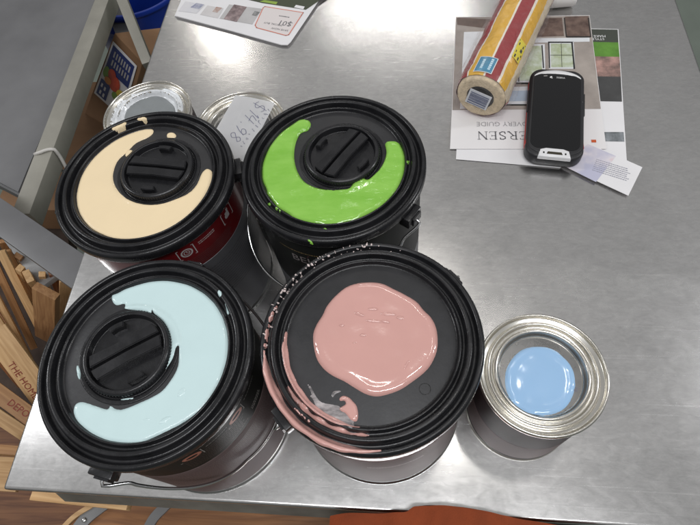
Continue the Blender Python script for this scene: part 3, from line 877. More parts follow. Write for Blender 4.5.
# card
t = thing('printed_card', 'white card with faded blue and red print, right below the phone', 'card')
sheet(Z3([(350, 410), (420, 358), (556, 418), (521, 489)]), .0030, .0005, M_paper, 'page', t)
m = bpy.data.materials.new('faded_flag_print'); m.use_nodes = True
n_ = m.node_tree.nodes; L = m.node_tree.links; b = n_['Principled BSDF']
tcn = n_.new('ShaderNodeTexCoord'); nz2 = n_.new('ShaderNodeTexNoise'); nz2.inputs['Scale'].default_value = 28; nz2.inputs['Detail'].default_value = 3
L.new(tcn.outputs['Object'], nz2.inputs[0])
r_ = n_.new('ShaderNodeValToRGB'); cr_ = r_.color_ramp
cr_.elements[0].position = .35; cr_.elements[0].color = (.68, .46, .46, 1); cr_.elements[1].position = .62; cr_.elements[1].color = (.46, .46, .58, 1)
k = cr_.elements.new(.47); k.color = (.66, .62, .66, 1)
L.new(nz2.outputs[0], r_.inputs[0]); L.new(r_.outputs[0], b.inputs['Base Color']); b.inputs['Roughness'].default_value = .4
patch(Z3([(352, 411), (420, 360), (490, 390), (440, 455)]), .0037, m, 'faded_picture', t)
pc = at(*Z3([(480, 425)])[0], .0037)
flat_decal(dashes(.045, .022, 7, 77, .4), (pc.x, pc.y), math.radians(-24), .0039, mat('grey_ink', (.30, .30, .36), .5), 'fine_print', t)

# brochure
t = thing('window_brochure', 'glossy window brochure showing a beige room, under the phone and roller pack', 'brochure')
sheet(Z3([(90, 42), (424, 38), (466, 372), (75, 372)]), .0018, .0008, mat('glossy_white_paper', (.74, .72, .72), .3), 'page', t)
zz = .0029
patch(Z3([(90.5, 43), (423.5, 39), (452, 272), (81, 275)]), zz, mat('room_photo_print', (.34, .30, .27), .25, var=.2, scale=22), 'photo_panel', t)
m_glass = photo_mat('window_view_print', (.36, .42, .22), (.62, .68, .60), 70); m_frame = mat('black_frame_print', (.02, .02, .02), .3)
m_wh = mat('white_print_glossy', (.72, .74, .76), .25, var=.08, scale=40); m_brown = photo_mat('dark_furniture_print', (.06, .035, .03), (.22, .15, .12), 60)
zz += .00015
patch(Z3([(92, 44), (225, 50), (225, 78), (93, 62)]), zz, mat('brown_beam_print', (.13, .09, .075), .3, var=.3), 'furniture_print', t)
patch(Z3([(290, 46), (355, 44), (360, 90), (292, 92)]), zz, m_brown, 'furniture_print', t)
patch(Z3([(362, 42), (421, 40), (426, 92), (366, 92)]), zz, m_brown, 'furniture_print', t)
patch(Z3([(230, 96), (424, 94), (424, 104), (230, 108)]), zz, m_wh, 'window_trim', t)
for q4 in ([(110, 80), (180, 78), (180, 270), (100, 272)], [(190, 110), (312, 110), (314, 208), (190, 210)], [(320, 104), (384, 104), (388, 172), (322, 172)], [(196, 218), (276, 216), (270, 262), (196, 264)]):
    patch(Z3(q4), zz, m_wh, 'window_trim', t)
zz += .00015
for q4 in ([(250, 116), (304, 114), (306, 200), (250, 202)], [(327, 109), (380, 109), (383, 168), (328, 168)], [(200, 114), (244, 114), (244, 200), (200, 202)]):
    patch(Z3(q4), zz, m_glass, 'window_view', t)
patch(Z3([(200, 228), (272, 226), (268, 252), (200, 254)]), zz, mat('pale_blue_print', (.42, .50, .60), .3, var=.15), 'window_view', t)
zz += .00015
for a, b2, w_ in (((305, 113), (309, 170), 3), ((322, 106), (324, 170), 3), ((380, 106), (386, 172), 4), ((190, 208), (276, 208), 4), ((190, 262), (276, 262), 3.5), ((322, 106), (382, 106), 2), ((246, 113), (247, 204), 3), ((361, 44), (366, 92), 2.5), ((366, 92), (427, 92), 2.5), ((421, 44), (427, 92), 2.5), ((353, 108), (355, 168), 1.2), ((326, 138), (382, 138), 1.2), ((195, 150), (195, 205), 3)):
    d = (Vector(b2) - Vector(a)).normalized(); s = Vector((-d.y, d.x)) * w_ / 2
    patch(Z3([tuple(Vector(a) - s), tuple(Vector(b2) - s), tuple(Vector(b2) + s), tuple(Vector(a) + s)]), zz, m_frame, 'frame_line', t)
M_dk = mat('dark_grey_lettering', (.13, .13, .14), .4)
pA = at(478, 132.6, .003); pB = at(575, 131, .003)
polys = serif2('ANDERSEN', .0135)
xs = [v.x for f in polys for v in f]; 
flat_decal(polys, (pA.x + max(xs) - .001, pA.y + .0005), PI - .02, .0030, M_dk, 'lettering', t)
pA = at(476.5, 122.5, .003)
polys = text2('DISCOVERY GUIDE', .0078); xs = [v.x for f in polys for v in f]
flat_decal(polys, (pA.x + max(xs), pA.y), PI - .02, .0030, mat('grey_lettering_thin', (.34, .33, .34), .4), 'lettering', t)
patch(Z3([(428, 349), (440, 349), (441, 356), (429, 356)]), .0030, mat('red_orange_print', (.55, .10, .03), .4), 'logo_square', t)

# newspaper-like ad sheet top left of the table
t = thing('advert_leaflet', 'folded advert leaflet with a red-framed price box near the top edge', 'leaflet')
def Z8(pts): return [(x / 4.118 + 160, y / 4.118) for x, y in pts]
for kz, off in ((.0006, 2.5), (.0018, 1.0), (.0030, 0)):
    sheet(Z8([(62 - off, 64 + off), (85, 5), (130, -90), (760, -90), (655, 0), (600, 82), (538, 172 + off), (525, 184 + off), (500, 184 + off), (300, 128 + off)]), kz, .0007, M_paper, 'page', t)
bmz = .0041
patch(Z8([(105, 5), (185, 20), (150, 55), (75, 45)]), bmz, mat('pale_ad_print', (.56, .56, .60), .5, c2=(.66, .64, .64), scale=30), 'printed_panel', t)
patch(Z8([(195, 22), (262, 34), (238, 75), (165, 60)]), bmz, mat('pale_ad_print_two', (.52, .50, .50), .5, c2=(.62, .60, .60), scale=30), 'printed_panel', t)
patch(Z8([(285, 18), (420, 36), (380, 100), (245, 76)]), bmz, mat('grey_ad_print', (.44, .43, .43), .5, var=.08, scale=30), 'printed_panel', t)
patch(Z8([(305, 18), (358, 28), (316, 90), (262, 78)]), bmz + .0002, photo_mat('tool_photo', (.06, .035, .04), (.34, .26, .26), 90), 'printed_picture', t)
patch(Z8([(150, 12), (182, 18), (160, 38), (125, 30)]), bmz + .0002, photo_mat('tool_photo_two', (.10, .12, .24), (.5, .5, .54), 90), 'printed_picture', t)
patch(Z8([(232, 28), (256, 32), (236, 52), (215, 48)]), bmz + .0002, photo_mat('tool_photo_three', (.26, .10, .06), (.5, .46, .44), 90), 'printed_picture', t)
patch(Z8([(390, 45), (412, 50), (396, 66), (378, 62)]), bmz + .0002, photo_mat('tool_photo_four', (.10, .10, .10), (.4, .4, .4), 90), 'printed_picture', t)
patch(Z8([(300, -60), (720, -40), (600, 40), (420, 12), (350, -4)]), bmz, mat('olive_ad_band', (.05, .06, .035), .5), 'header_band', t)
patch(Z8([(430, 0), (485, 8), (478, 18), (410, 6)]), bmz + .0002, mat('lime_ad_print', (.25, .36, .06), .5), 'header_patch', t)
patch(Z8([(560, 20), (596, 27), (590, 38), (552, 30)]), bmz + .0002, M_paper, 'header_patch', t)
cornr = [(432, 27), (590, 52), (583, 62), (530, 143), (518, 146), (398, 114), (392, 104), (425, 32), (432, 27)]
P = [at(*a, bmz) for a in Z8(cornr)]
patch(Z8(cornr[:-1]), bmz, mat('pinkish_white_print', (.66, .61, .60), .5), 'price_box', t)
flat_decal(ribbon2([(p.x, p.y) for p in P], .0016), (0, 0), 0, bmz + .0002, mat('salmon_print', (.62, .20, .14), .5), 'price_frame', t)
ang = math.atan2(P[0].y - P[1].y, P[0].x - P[1].x)
def adtxt(s, px, h, m=M_dk):
    p = at(*Z8([px])[0], bmz); flat_decal(text2(s, h), (p.x, p.y), ang, bmz + .0002, m, 'lettering', t)
adtxt('$01', (520, 88), .0115)
adtxt('SPECIAL BUY', (468, 96), .0042)
adtxt('SAVE NOW', (495, 118), .0042)
pp = at(*Z8([(510, 68)])[0], bmz); flat_decal(dashes(.02, .004, 1, 12, .6), (pp.x, pp.y), ang, bmz + .0002, M_dk, 'fine_print', t)

# ------------------------------------------------------------------ phone
pc = at(556, 111.5, .021)
ang = math.radians(-8.3)
t = thing('handheld_phone', 'rugged black handheld phone with red side trim lying on the brochure', 'phone', (pc.x, pc.y, .0034), ang)
def rrect(w_, h_, r, n=8, taper=0., bow=0.):
    pts = []
    for cx_, cy_, a0 in ((w_ / 2 - r, h_ / 2 - r, 0), (-w_ / 2 + r, h_ / 2 - r, 90), (-w_ / 2 + r, -h_ / 2 + r, 180), (w_ / 2 - r, -h_ / 2 + r, 270)):
        for k in range(n + 1):
            a = math.radians(a0 + 90 * k / n); pts.append((cx_ + r * math.cos(a), cy_ + r * math.sin(a)))
    return [(x * (1 + taper * y), y + (bow * (1 - (2 * x / w_)**2) if y > 0 else -bow * (1 - (2 * x / w_)**2))) for x, y in pts]
def slab(pts, z0, z1, bev, segs=3):
    bm = bmesh.new(); prism(bm, pts, z0, z1)
    bmesh.ops.bevel(bm, geom=[e_ for e_ in bm.edges if abs(e_.verts[0].co.z - e_.verts[1].co.z) < 1e-6], offset=bev, segments=segs, affect='EDGES', profile=.5)
    return bm
M_ph = mat('black_rubber', (.018, .018, .020), .45, bump=.00008, bscale=900)
M_glass = mat('black_glass', (.003, .003, .004), .05, coat=.3, spec=.45)
M_chrome = mat('satin_silver_trim', (.72, .72, .73), .3, .1)
M_redtrim = mat('red_plastic_trim', (.42, .03, .025), .35)
obj('case', slab(rrect(.0735, .158, .016, bow=.003), .0, .0185, .0042), M_ph, t, smooth=50)
obj('side_trim', slab(rrect(.0752, .150, .018, bow=.003), .0060, .0105, .0012), M_redtrim, t, smooth=50)
for s in (-1, 1):
    bm = bmesh.new(); box(bm, (s * .0366, .02, .0128), (.003, .04, .004)); bevel(bm, .001); obj('side_button', bm, M_ph, t, smooth=50)
    bm = slab([(s * .036, -.045), (s * .0372, -.058), (s * .033, -.071), (s * .022, -.0795), (s * .020, -.0775), (s * .029, -.068), (s * .0335, -.056), (s * .034, -.045)][::s], .008, .0160, .0006, 1)
    obj('corner_trim', bm, M_redtrim, t, smooth=50)
top = []
face = rrect(.066, .140, .012, bow=.0035)
obj('bezel', slab(rrect(.0685, .1445, .014, bow=.0035), .0150, .0194, .0012), M_ph, t, smooth=50)
arc = []
for k in range(25):
    a = math.radians(12 + 156 * k / 24)
    arc.append((.0320 * math.cos(a) * (1.0 if abs(math.cos(a)) < .85 else 1), .0600 + .0135 * math.sin(a), .0192))
bm = bmesh.new(); tube(bm, arc, [.0006 + .0030 * math.sin(math.radians(180 * k / 24)) for k in range(25)], 8, flat=.35); obj('silver_rim', bm, M_chrome, t, smooth=60)
bm = bmesh.new(); tube(bm, [(.0328, .055, .0190), (.0332, .02, .0190), (.0332, -.03, .0190)], [.0008, .0007, .0003], 8, flat=.4); obj('silver_rim', bm, M_chrome, t, smooth=60)
obj('screen', slab(rrect(.0628, .1330, .010, bow=.003), .0170, .0197, .0004, 2), M_glass, t)
flat_decal(text2('ZEBRA', .0028), (.004, .0610), 0, .01985, mat('logo_white', (.7, .7, .7), .4), 'logo_lettering', t)
flat_decal([[Vector((-.0022, -.0006)), Vector((-.0008, -.0012)), Vector((.0006, .0002)), Vector((.0014, .0024)), Vector((-.0004, .0026)), Vector((-.0018, .0014))], rect2(.0018, .0012, (.0008, -.0010))], (-.0085, .0616), 0, .01985, mat('logo_white_two', (.7, .7, .7), .4), 'logo_emblem', t)
bm = bmesh.new(); tube(bm, [(-.019, .0635, .0198), (-.014, .0645, .0198)], .0006, 8, flat=.3); obj('earpiece', bm, M_pgrey, t)
obj('connector_plate', slab([(-.0205, -.0812), (.0205, -.0812), (.0185, -.0690), (.011, -.0660), (-.011, -.0660), (-.0185, -.0690)], .0120, .0200, .0022), M_chrome, t, smooth=50)
obj('connector_slot', slab([(-.010, -.0770), (.010, -.0770), (.0085, -.0727), (-.0085, -.0727)], .0150, .0203, .0003, 1), mat('slot_brown', (.035, .03, .018), .4), t)
for s in (-1, 1): obj('contact', slab([(s * .0135 - .001, -.0765), (s * .0135 + .001, -.0765), (s * .0135 + .001, -.0735), (s * .0135 - .001, -.0735)], .017, .0203, .0003, 1), M_ink_label, t)

# ------------------------------------------------------------------ roller cover pack
RR = .0375
A = at(480, 98, RR + .003)
Bp = at(538, -22, RR + .003)
axis = (Bp - A).normalized(); Lr = .245
t = thing('roller_cover_pack', 'paint roller cover in a red and yellow striped plastic wrap, lying on the brochure', 'roller cover', (A.x, A.y, RR + .0034), math.atan2(axis.y, axis.x))
RX = Matrix(((0, 0, 1, 0), (0, 1, 0, 0), (-1, 0, 0, 0), (0, 0, 0, 1)))   # lathe z -> local x, angle measured about x
def roller_lathe(prof, seg=72, wob=0., seed=0):
    bm = bmesh.new(); lathe(prof, seg, bm)
    if wob:
        for v in bm.verts:
            r = math.hypot(v.co.x, v.co.y)
            if r > 1e-4:
                k = 1 + wob * noise.noise(Vector((v.co.x * 60 + seed, v.co.y * 60, v.co.z * 38))) + wob * .6 * noise.noise(Vector((v.co.x * 160 + seed, v.co.y * 160, v.co.z * 150)))
                v.co.x *= k; v.co.y *= k
    bm.transform(RX); return bm
m_nap = mat('cream_nap', (.62, .50, .34), .9, var=.2, scale=160, bump=.0012, bscale=420)
obj('nap', roller_lathe(fillet([(.0185, .002), (.0185, .0), (.0315, .0), (.0338, .004), (.0338, Lr - .01), (.0185, Lr - .01)], .003, 4), 64, .03, 3), m_nap, t, smooth=70)
bm = bmesh.new(); lathe([(.0184, .0015), (.0150, .0015), (.0150, .02), (.0150, Lr - .012)], 48, bm); bm.transform(RX)
obj('core', bm, mat('black_core', (.012, .012, .012), .5), t, smooth=50)
# wrap: stripes run along the roller, one colour per sector about its axis
mw = bpy.data.materials.new('striped_plastic_wrap'); mw.use_nodes = True
n_ = mw.node_tree.nodes; L = mw.node_tree.links; b = n_['Principled BSDF']
tcn = n_.new('ShaderNodeTexCoord'); sx_ = n_.new('ShaderNodeSeparateXYZ'); L.new(tcn.outputs['Object'], sx_.inputs[0])
at2 = n_.new('ShaderNodeMath'); at2.operation = 'ARCTAN2'; L.new(sx_.outputs[1], at2.inputs[0]); L.new(sx_.outputs[2], at2.inputs[1])
mr = n_.new('ShaderNodeMapRange'); mr.inputs[1].default_value = PI; mr.inputs[2].default_value = -PI; L.new(at2.outputs[0], mr.inputs[0])
r_ = n_.new('ShaderNodeValToRGB'); r_.color_ramp.interpolation = 'CONSTANT'; L.new(mr.outputs[0], r_.inputs[0])
# 0.25 = left side, 0.5 = top, 0.75 = right side
RED = (.27, .005, .010, 1); YEL = (.66, .36, .008, 1); CRM = (.62, .52, .38, 1); WHI = (.75, .70, .60, 1); PNK = (.42, .16, .15, 1)
stops = [(0, PNK), (.12, RED), (.385, WHI), (.397, YEL), (.490, WHI), (.502, RED), (.582, WHI), (.594, YEL), (.665, CRM), (.76, PNK), (.84, RED)]
els = r_.color_ramp.elements
els[0].position = 0; els[0].color = stops[0][1]; els[1].position = stops[1][0]; els[1].color = stops[1][1]
for p_, c_ in stops[2:]:
    k = els.new(p_); k.color = c_
L.new(r_.outputs[0], b.inputs['Base Color'])
b.inputs['Roughness'].default_value = .25; b.inputs['Coat Weight'].default_value = .25; b.inputs['Coat Roughness'].default_value = .06
nz3 = n_.new('ShaderNodeTexNoise'); nz3.inputs['Scale'].default_value = 55; nz3.inputs['Detail'].default_value = 6; nz3.inputs['Distortion'].default_value = 1.5
L.new(tcn.outputs['Object'], nz3.inputs[0])
bp = n_.new('ShaderNodeBump'); bp.inputs['Distance'].default_value = .004; L.new(nz3.outputs[0], bp.inputs['Height']); L.new(bp.outputs[0], b.inputs['Coat Normal']); 
bp2 = n_.new('ShaderNodeBump'); bp2.inputs['Distance'].default_value = .0015; L.new(nz3.outputs[0], bp2.inputs['Height']); L.new(bp2.outputs[0], b.inputs['Normal'])
obj('printed_wrap', roller_lathe([(.0345, .004)] + [(.0360, .010 + k * (Lr - .014) / 60) for k in range(61)], 96, .045, 1), mw, t, smooth=70)
def on_roll(polys, x0, u0, rr, m, name, rot=0.):
    """polys in (along, around) metres; u0 = angle from straight up, positive to the right seen from the near end"""
    bm = bmesh.new()
    for f in polys:
        vs = []
        for v in f:
            a = u0 + v.y / rr
            vs.append(bm.verts.new((x0 + v.x, -rr * math.sin(a), rr * math.cos(a))))
        try: bm.faces.new(vs)
        except ValueError: pass
    bmesh.ops.recalc_face_normals(bm, faces=bm.faces)
    for f in bm.faces:
        cc = f.calc_center_median()
        if f.normal.y * cc.y + f.normal.z * cc.z < 0: f.normal_flip()
    return obj(name, bm, m, t)
def gridpoly(x0, x1, y0, y1, n=8):
    return [[Vector((x0, y0 + (y1 - y0) * k / n)), Vector((x1, y0 + (y1 - y0) * k / n)), Vector((x1, y0 + (y1 - y0) * (k + 1) / n)), Vector((x0, y0 + (y1 - y0) * (k + 1) / n))] for k in range(n)]
on_roll(gridpoly(.0075, .0375, -.0125, .0125), 0, -.12, .0374, M_white, 'blue_label_border')
on_roll(gridpoly(.0085, .0365, -.0115, .0115), 0, -.12, .0376, mat('blue_label_print', (.015, .22, .38), .2, coat=1, var=.35, scale=40), 'blue_label')
rows = []
for v0, a, b3 in ((-.004, .014, .031), (.0065, .013, .034)):
    rd = random.Random(int(v0 * 1e4)); x = a
    while x < b3:
        l = rd.uniform(.0022, .0035); rows.append(rect2(l, .0034, (x + l / 2, v0))); x += l + .0007
on_roll(rows, 0, -.12, .0378, mat('pale_blue_lettering', (.5, .68, .78), .3), 'blue_label_lettering')
on_roll(gridpoly(.055, .092, -.007, .008), 0, .78, .0376, mat('yellow_patch_print', (.75, .62, .02), .25, coat=1), 'yellow_label')
on_roll([rect2(.006, .009, (.060, 0)), rect2(.004, .012, (.068, .001)), rect2(.006, .004, (.075, .003)), rect2(.005, .010, (.083, 0)), rect2(.002, .013, (.089, 0))], 0, .78, .0378, M_ink_label, 'yellow_label_lettering')
# barcode sticker across the open end
bm = bmesh.new()
M = Matrix.Translation((-.0022, .0015, -.0015)) @ Matrix.Rotation(math.radians(12), 4, 'X')
box(bm, (0, 0, 0), (.0006, .031, .026), 0, M); stk = obj('barcode_sticker', bm, mat('sticker_white', (.62, .64, .68), .4), t)
bm = bmesh.new(); rd = random.Random(2); z_ = -.0105
while z_ < .0095:
    h_ = rd.uniform(.0005, .0016); box(bm, (-.0005, 0, z_), (.0005, .026, h_), 0, M); z_ += h_ + rd.uniform(.0007, .0016)
obj('barcode_bars', bm, mat('barcode_ink', (.10, .12, .20), .5), stk)
# clear crinkled film round everything, gathered at the near end
mf = bpy.data.materials.new('clear_film'); mf.use_nodes = True
n_ = mf.node_tree.nodes; L = mf.node_tree.links; b = n_['Principled BSDF']
b.inputs['Base Color'].default_value = (.9, .87, .85, 1); b.inputs['Roughness'].default_value = .08; b.inputs['Alpha'].default_value = .07; b.inputs['Specular IOR Level'].default_value = .8
tcn = n_.new('ShaderNodeTexCoord'); nz4 = n_.new('ShaderNodeTexNoise'); nz4.inputs['Scale'].default_value = 70; nz4.inputs['Detail'].default_value = 5; nz4.inputs['Distortion'].default_value = 2
L.new(tcn.outputs['Object'], nz4.inputs[0]); bp = n_.new('ShaderNodeBump'); bp.inputs['Distance'].default_value = .006; L.new(nz4.outputs[0], bp.inputs['Height']); L.new(bp.outputs[0], b.inputs['Normal'])
bm = roller_lathe([(.004, -.0075), (.012, -.0068), (.024, -.0055), (.033, -.003), (.0390, .002), (.0410, .012)] + [(.0410, .012 + (Lr - .02) * k / 40) for k in range(1, 41)], 120, .11, 8)
obj('clear_wrap', bm, mf, t, smooth=70)

# rolled white paper at the very top
p0, p1 = at(533, -1, .016), at(572, -4, .016)
bm = bmesh.new(); tube(bm, [p0 + (p1 - p0) * -.2, p0, p0.lerp(p1, .5), p1, p1 + (p1 - p0) * .08], [.015, .0155, .0155, .015, .0135], 24)
o = obj('paper_roll', bm, mat('soft_white_paper', (.75, .73, .71), .7, var=.04, scale=20), None, smooth=60)
tag(o, 'white paper roll cut off by the top edge, right of the roller pack', 'paper roll')

# ------------------------------------------------------------------ clutter left of and below the table
def beam(bm, P0, P1, wd, ht, up=Vector((0, 0, 1))):
    d = (P1 - P0).normalized(); s = d.cross(up).normalized() * wd / 2; u = s.cross(d).normalized() * ht / 2
    V = [bm.verts.new(P + a * s + b_ * u) for P in (P0, P1) for a, b_ in ((-1, -1), (1, -1), (1, 1), (-1, 1))]
    for f in ((0, 1, 2, 3), (7, 6, 5, 4), (0, 4, 5, 1), (1, 5, 6, 2), (2, 6, 7, 3), (3, 7, 4, 0)): bm.faces.new([V[i] for i in f])
    bmesh.ops.recalc_face_normals(bm, faces=bm.faces); return bm
def beam_obj(name, P0, P1, wd, ht, m, parent=None, bev=.0015, up=Vector((0, 0, 1))):
    """origin at the middle, local x along the length, so grain follows it"""
    c = (P0 + P1) / 2; d = (P1 - P0); ln = d.length; d.normalize()
    y = up.cross(d).normalized(); z = d.cross(y)
    bm = bmesh.new(); box(bm, (0, 0, 0), (ln, wd, ht)); bevel(bm, bev, 2)
    o = obj(name, bm, m, parent, smooth=40)
    o.matrix_world = Matrix.Translation(c) @ Matrix((d, y, z)).transposed().to_4x4()
    return o

# big grey plastic tote standing against the frame
M_tote = mat('grey_plastic', (.125, .125, .130), .42, var=.12, scale=3.5, rvar=.08, c2=(.185, .185, .19))
zt = -.10
ps = [(-90, -60), (102, -60), (97, -2), (66, 84), (30, 168), (19, 195), (-4, 183), (-90, 150)]
P = [at(x, y, zt) for x, y in ps]
bm = bmesh.new(); prism(bm, [(p.x, p.y) for p in P], zt - .022, zt)
bmesh.ops.bevel(bm, geom=[e_ for e_ in bm.edges if abs(e_.verts[0].co.z - zt) < 1e-5 and abs(e_.verts[1].co.z - zt) < 1e-5], offset=.004, segments=2, affect='EDGES')
o = obj('grey_panel', bm, M_tote, None, smooth=30)
tag(o, 'big dark grey plastic panel with scuffed flat top, left of the steel frame', 'panel')

M_tubing = mat('dusty_steel_tube', (.27, .26, .225), .55, .15, var=.18, scale=9)
M_tubeside = mat('grey_steel_tube', (.20, .20, .20), .5, .3, var=.15, scale=8)
t = thing('steel_frame', 'steel cart frame of square tubes with a white cable tie, left of the table', 'cart frame')
beam_obj('long_tube', at(106, -12, -.08), at(20, 214, -.08), .031, .036, M_tubing, t).location.z -= .018
beam_obj('short_tube', at(117, -14, -.06), at(149, 66, -.14), .020, .03, M_tubing, t)
beam_obj('inner_bar', at(106, -10, -.30), at(143, 78, -.30), .040, .02, mat('dark_bar', (.055, .055, .06), .5), t)
# white zip tie over the long tube
d = (at(24, 206, -.08) - at(106, -12, -.08)).normalized(); s = d.cross(Vector((0, 0, 1))).normalized()
c0 = at(45, 152, -.08)
pts = []
for k in range(33):
    a = 2 * PI * k / 32
    x_, z_ = math.cos(a), math.sin(a)
    k_ = 1 / max(abs(x_), abs(z_))**.75
    pts.append(c0 + s * x_ * .0175 * k_ + Vector((0, 0, -.0235 + z_ * .0265 * k_)) + d * .004 * math.sin(a * 2))
bm = bmesh.new(); tube(bm, pts, .0030, 8, flat=1); obj('cable_tie', bm, mat('white_nylon', (.55, .53, .50), .4), t, smooth=60)

# lower grey beam crossing in front
beam_obj('o', at(-45, 186, -.035), at(92, 282, -.035), .045, .03, M_tote).name = 'grey_shelf_bar'
o = bpy.data.objects['grey_shelf_bar']; tag(o, 'dark grey bar crossing under the steel frame above the wooden sticks', 'bar')
o2_ = beam_obj('steel_plate', at(14, 232, -.24), at(52, 282, -.24), .045, .012, mat('light_grey_steel', (.30, .30, .30), .5, .3, var=.15), None)
tag(o2_, 'short light grey steel plate among the wooden sticks, under the dark bar', 'plate')

# blue bucket at the back
bc = at(137, -8, -.30)
t = thing('blue_bucket', 'deep blue plastic bucket beyond the steel frame at the top left', 'bucket', (bc.x, bc.y, -.62))
M_blue = mat('blue_plastic', (.006, .030, .26), .35, var=.1, scale=8)
obj('shell', lathe(fillet([(0, 0), (.115, 0), (.14, .34), (.147, .34), (.147, .352), (.138, .352), (.113, .01), (0, .01)], .003, 2), 72), M_blue, t, smooth=40)
bm = bmesh.new()
tube(bm, [(.146 * math.cos(a), .146 * math.sin(a), .30 - .03 * math.sin((a - PI) )) for a in [PI + PI * k / 24 for k in range(25)]], .003, 8)
obj('handle', bm, mat('white_handle', (.55, .56, .6), .4), t, smooth=60)

# second blue thing: cartons
M_card = mat('brown_cardboard', (.26, .145, .075), .8, var=.12, scale=14)
t = thing('printed_carton', 'brown cardboard carton with a white and blue fruit picture label', 'carton')
# label plane: one side of the carton, leaning away from the camera
zA, zB = -.16, -.30
tl, tr, br, bl_ = at(113, 41, zA), at(137, 66, zA - .02), at(122, 118, zB - .02), at(94, 93, zB)
nrm = (tr - tl).cross(bl_ - tl).normalized()
if nrm.z < 0: nrm = -nrm
def on_face(u, v, off): # u across, v down
    p = tl * (1 - u) * (1 - v) + tr * u * (1 - v) + br * u * v + bl_ * (1 - u) * v
    return p + nrm * off
bm = bmesh.new()
c8 = [on_face(-.08, -.10, -.003), on_face(1.1, -.10, -.003), on_face(1.1, 2.0, -.003), on_face(-.08, 2.0, -.003)]
lo_ = [p - nrm * .12 for p in c8]
V = [bm.verts.new(p) for p in c8 + lo_]
for f in ((0, 1, 2, 3), (7, 6, 5, 4), (0, 4, 5, 1), (1, 5, 6, 2), (2, 6, 7, 3), (3, 7, 4, 0)): bm.faces.new([V[i] for i in f])
bmesh.ops.recalc_face_normals(bm, faces=bm.faces); bevel(bm, .002)
obj('box', bm, M_card, t)
def fp(pts, off, m, name, parent):
    bm = bmesh.new(); f = bm.faces.new([bm.verts.new(on_face(u, v, off)) for u, v in pts]); f.normal_update()
    if f.normal.dot(nrm) < 0: f.normal_flip()
    return obj(name, bm, m, parent)
lab = fp([(0, 0), (1, 0), (1, 1), (0, 1)], 0.0, M_paper, 'label', t)
M_navy = mat('navy_print', (.015, .03, .16), .35, var=.15)
fp([(.06, .04), (.93, .04), (.93, .44), (.06, .44)], .0006, M_navy, 'navy_block', lab)
fp([(.06, .66), (.40, .66), (.40, .96), (.06, .96)], .0006, M_navy, 'navy_block', lab)
fr = mat('fruit_red', (.55, .06, .02), .35, var=.3, scale=50); fy = mat('fruit_yellow', (.68, .50, .04), .4); fg = mat('fruit_green', (.20, .34, .05), .4); fo = mat('fruit_orange', (.62, .22, .03), .4)
def ell(cx_, cy_, a, b3, n=14): return [(cx_ + a * math.cos(2 * PI * k / n), cy_ + b3 * math.sin(2 * PI * k / n)) for k in range(n)]
for i, (cx_, cy_, a, b3, m) in enumerate(((.14, .50, .10, .10, fg), (.34, .46, .14, .09, fr), (.50, .56, .19, .13, fr), (.28, .60, .12, .06, fo), (.78, .66, .15, .10, fy), (.62, .73, .1, .06, fg))):
    fp(ell(cx_, cy_, a, b3), .0010 + i * .0003, m, 'fruit_print', lab)
rd = random.Random(11)
for r0, r1, c0_, c1 in ((.10, .20, .18, .80), (.24, .34, .20, .86)):
    x = c0_
    while x < c1: fp([(x, r0), (x + .05, r0), (x + .05, r1), (x, r1)], .0010, M_pgrey, 'label_lettering', lab); x += .10
for a, b3 in ((.12, .72), (.24, .74), (.14, .85), (.26, .86)): fp([(a, b3), (a + .06, b3), (a + .06, b3 + .07), (a, b3 + .07)], .0010, M_paper, 'label_lettering', lab)

pz = at(50, 215, -.34)
o = beam_obj('cardboard_box', at(100, 96, -.42), at(50, 222, -.42), .22, .10, M_card); tag(o, 'plain brown cardboard box below the steel frame, beside the cream can', 'carton')
o = beam_obj('navy_package', at(118, 30, -.36), at(150, 85, -.36), .10, .05, mat('navy_package', (.01, .025, .16), .35, c2=(.5, .5, .55), scale=18)); tag(o, 'dark blue and white package wedged behind the short steel tube', 'package')

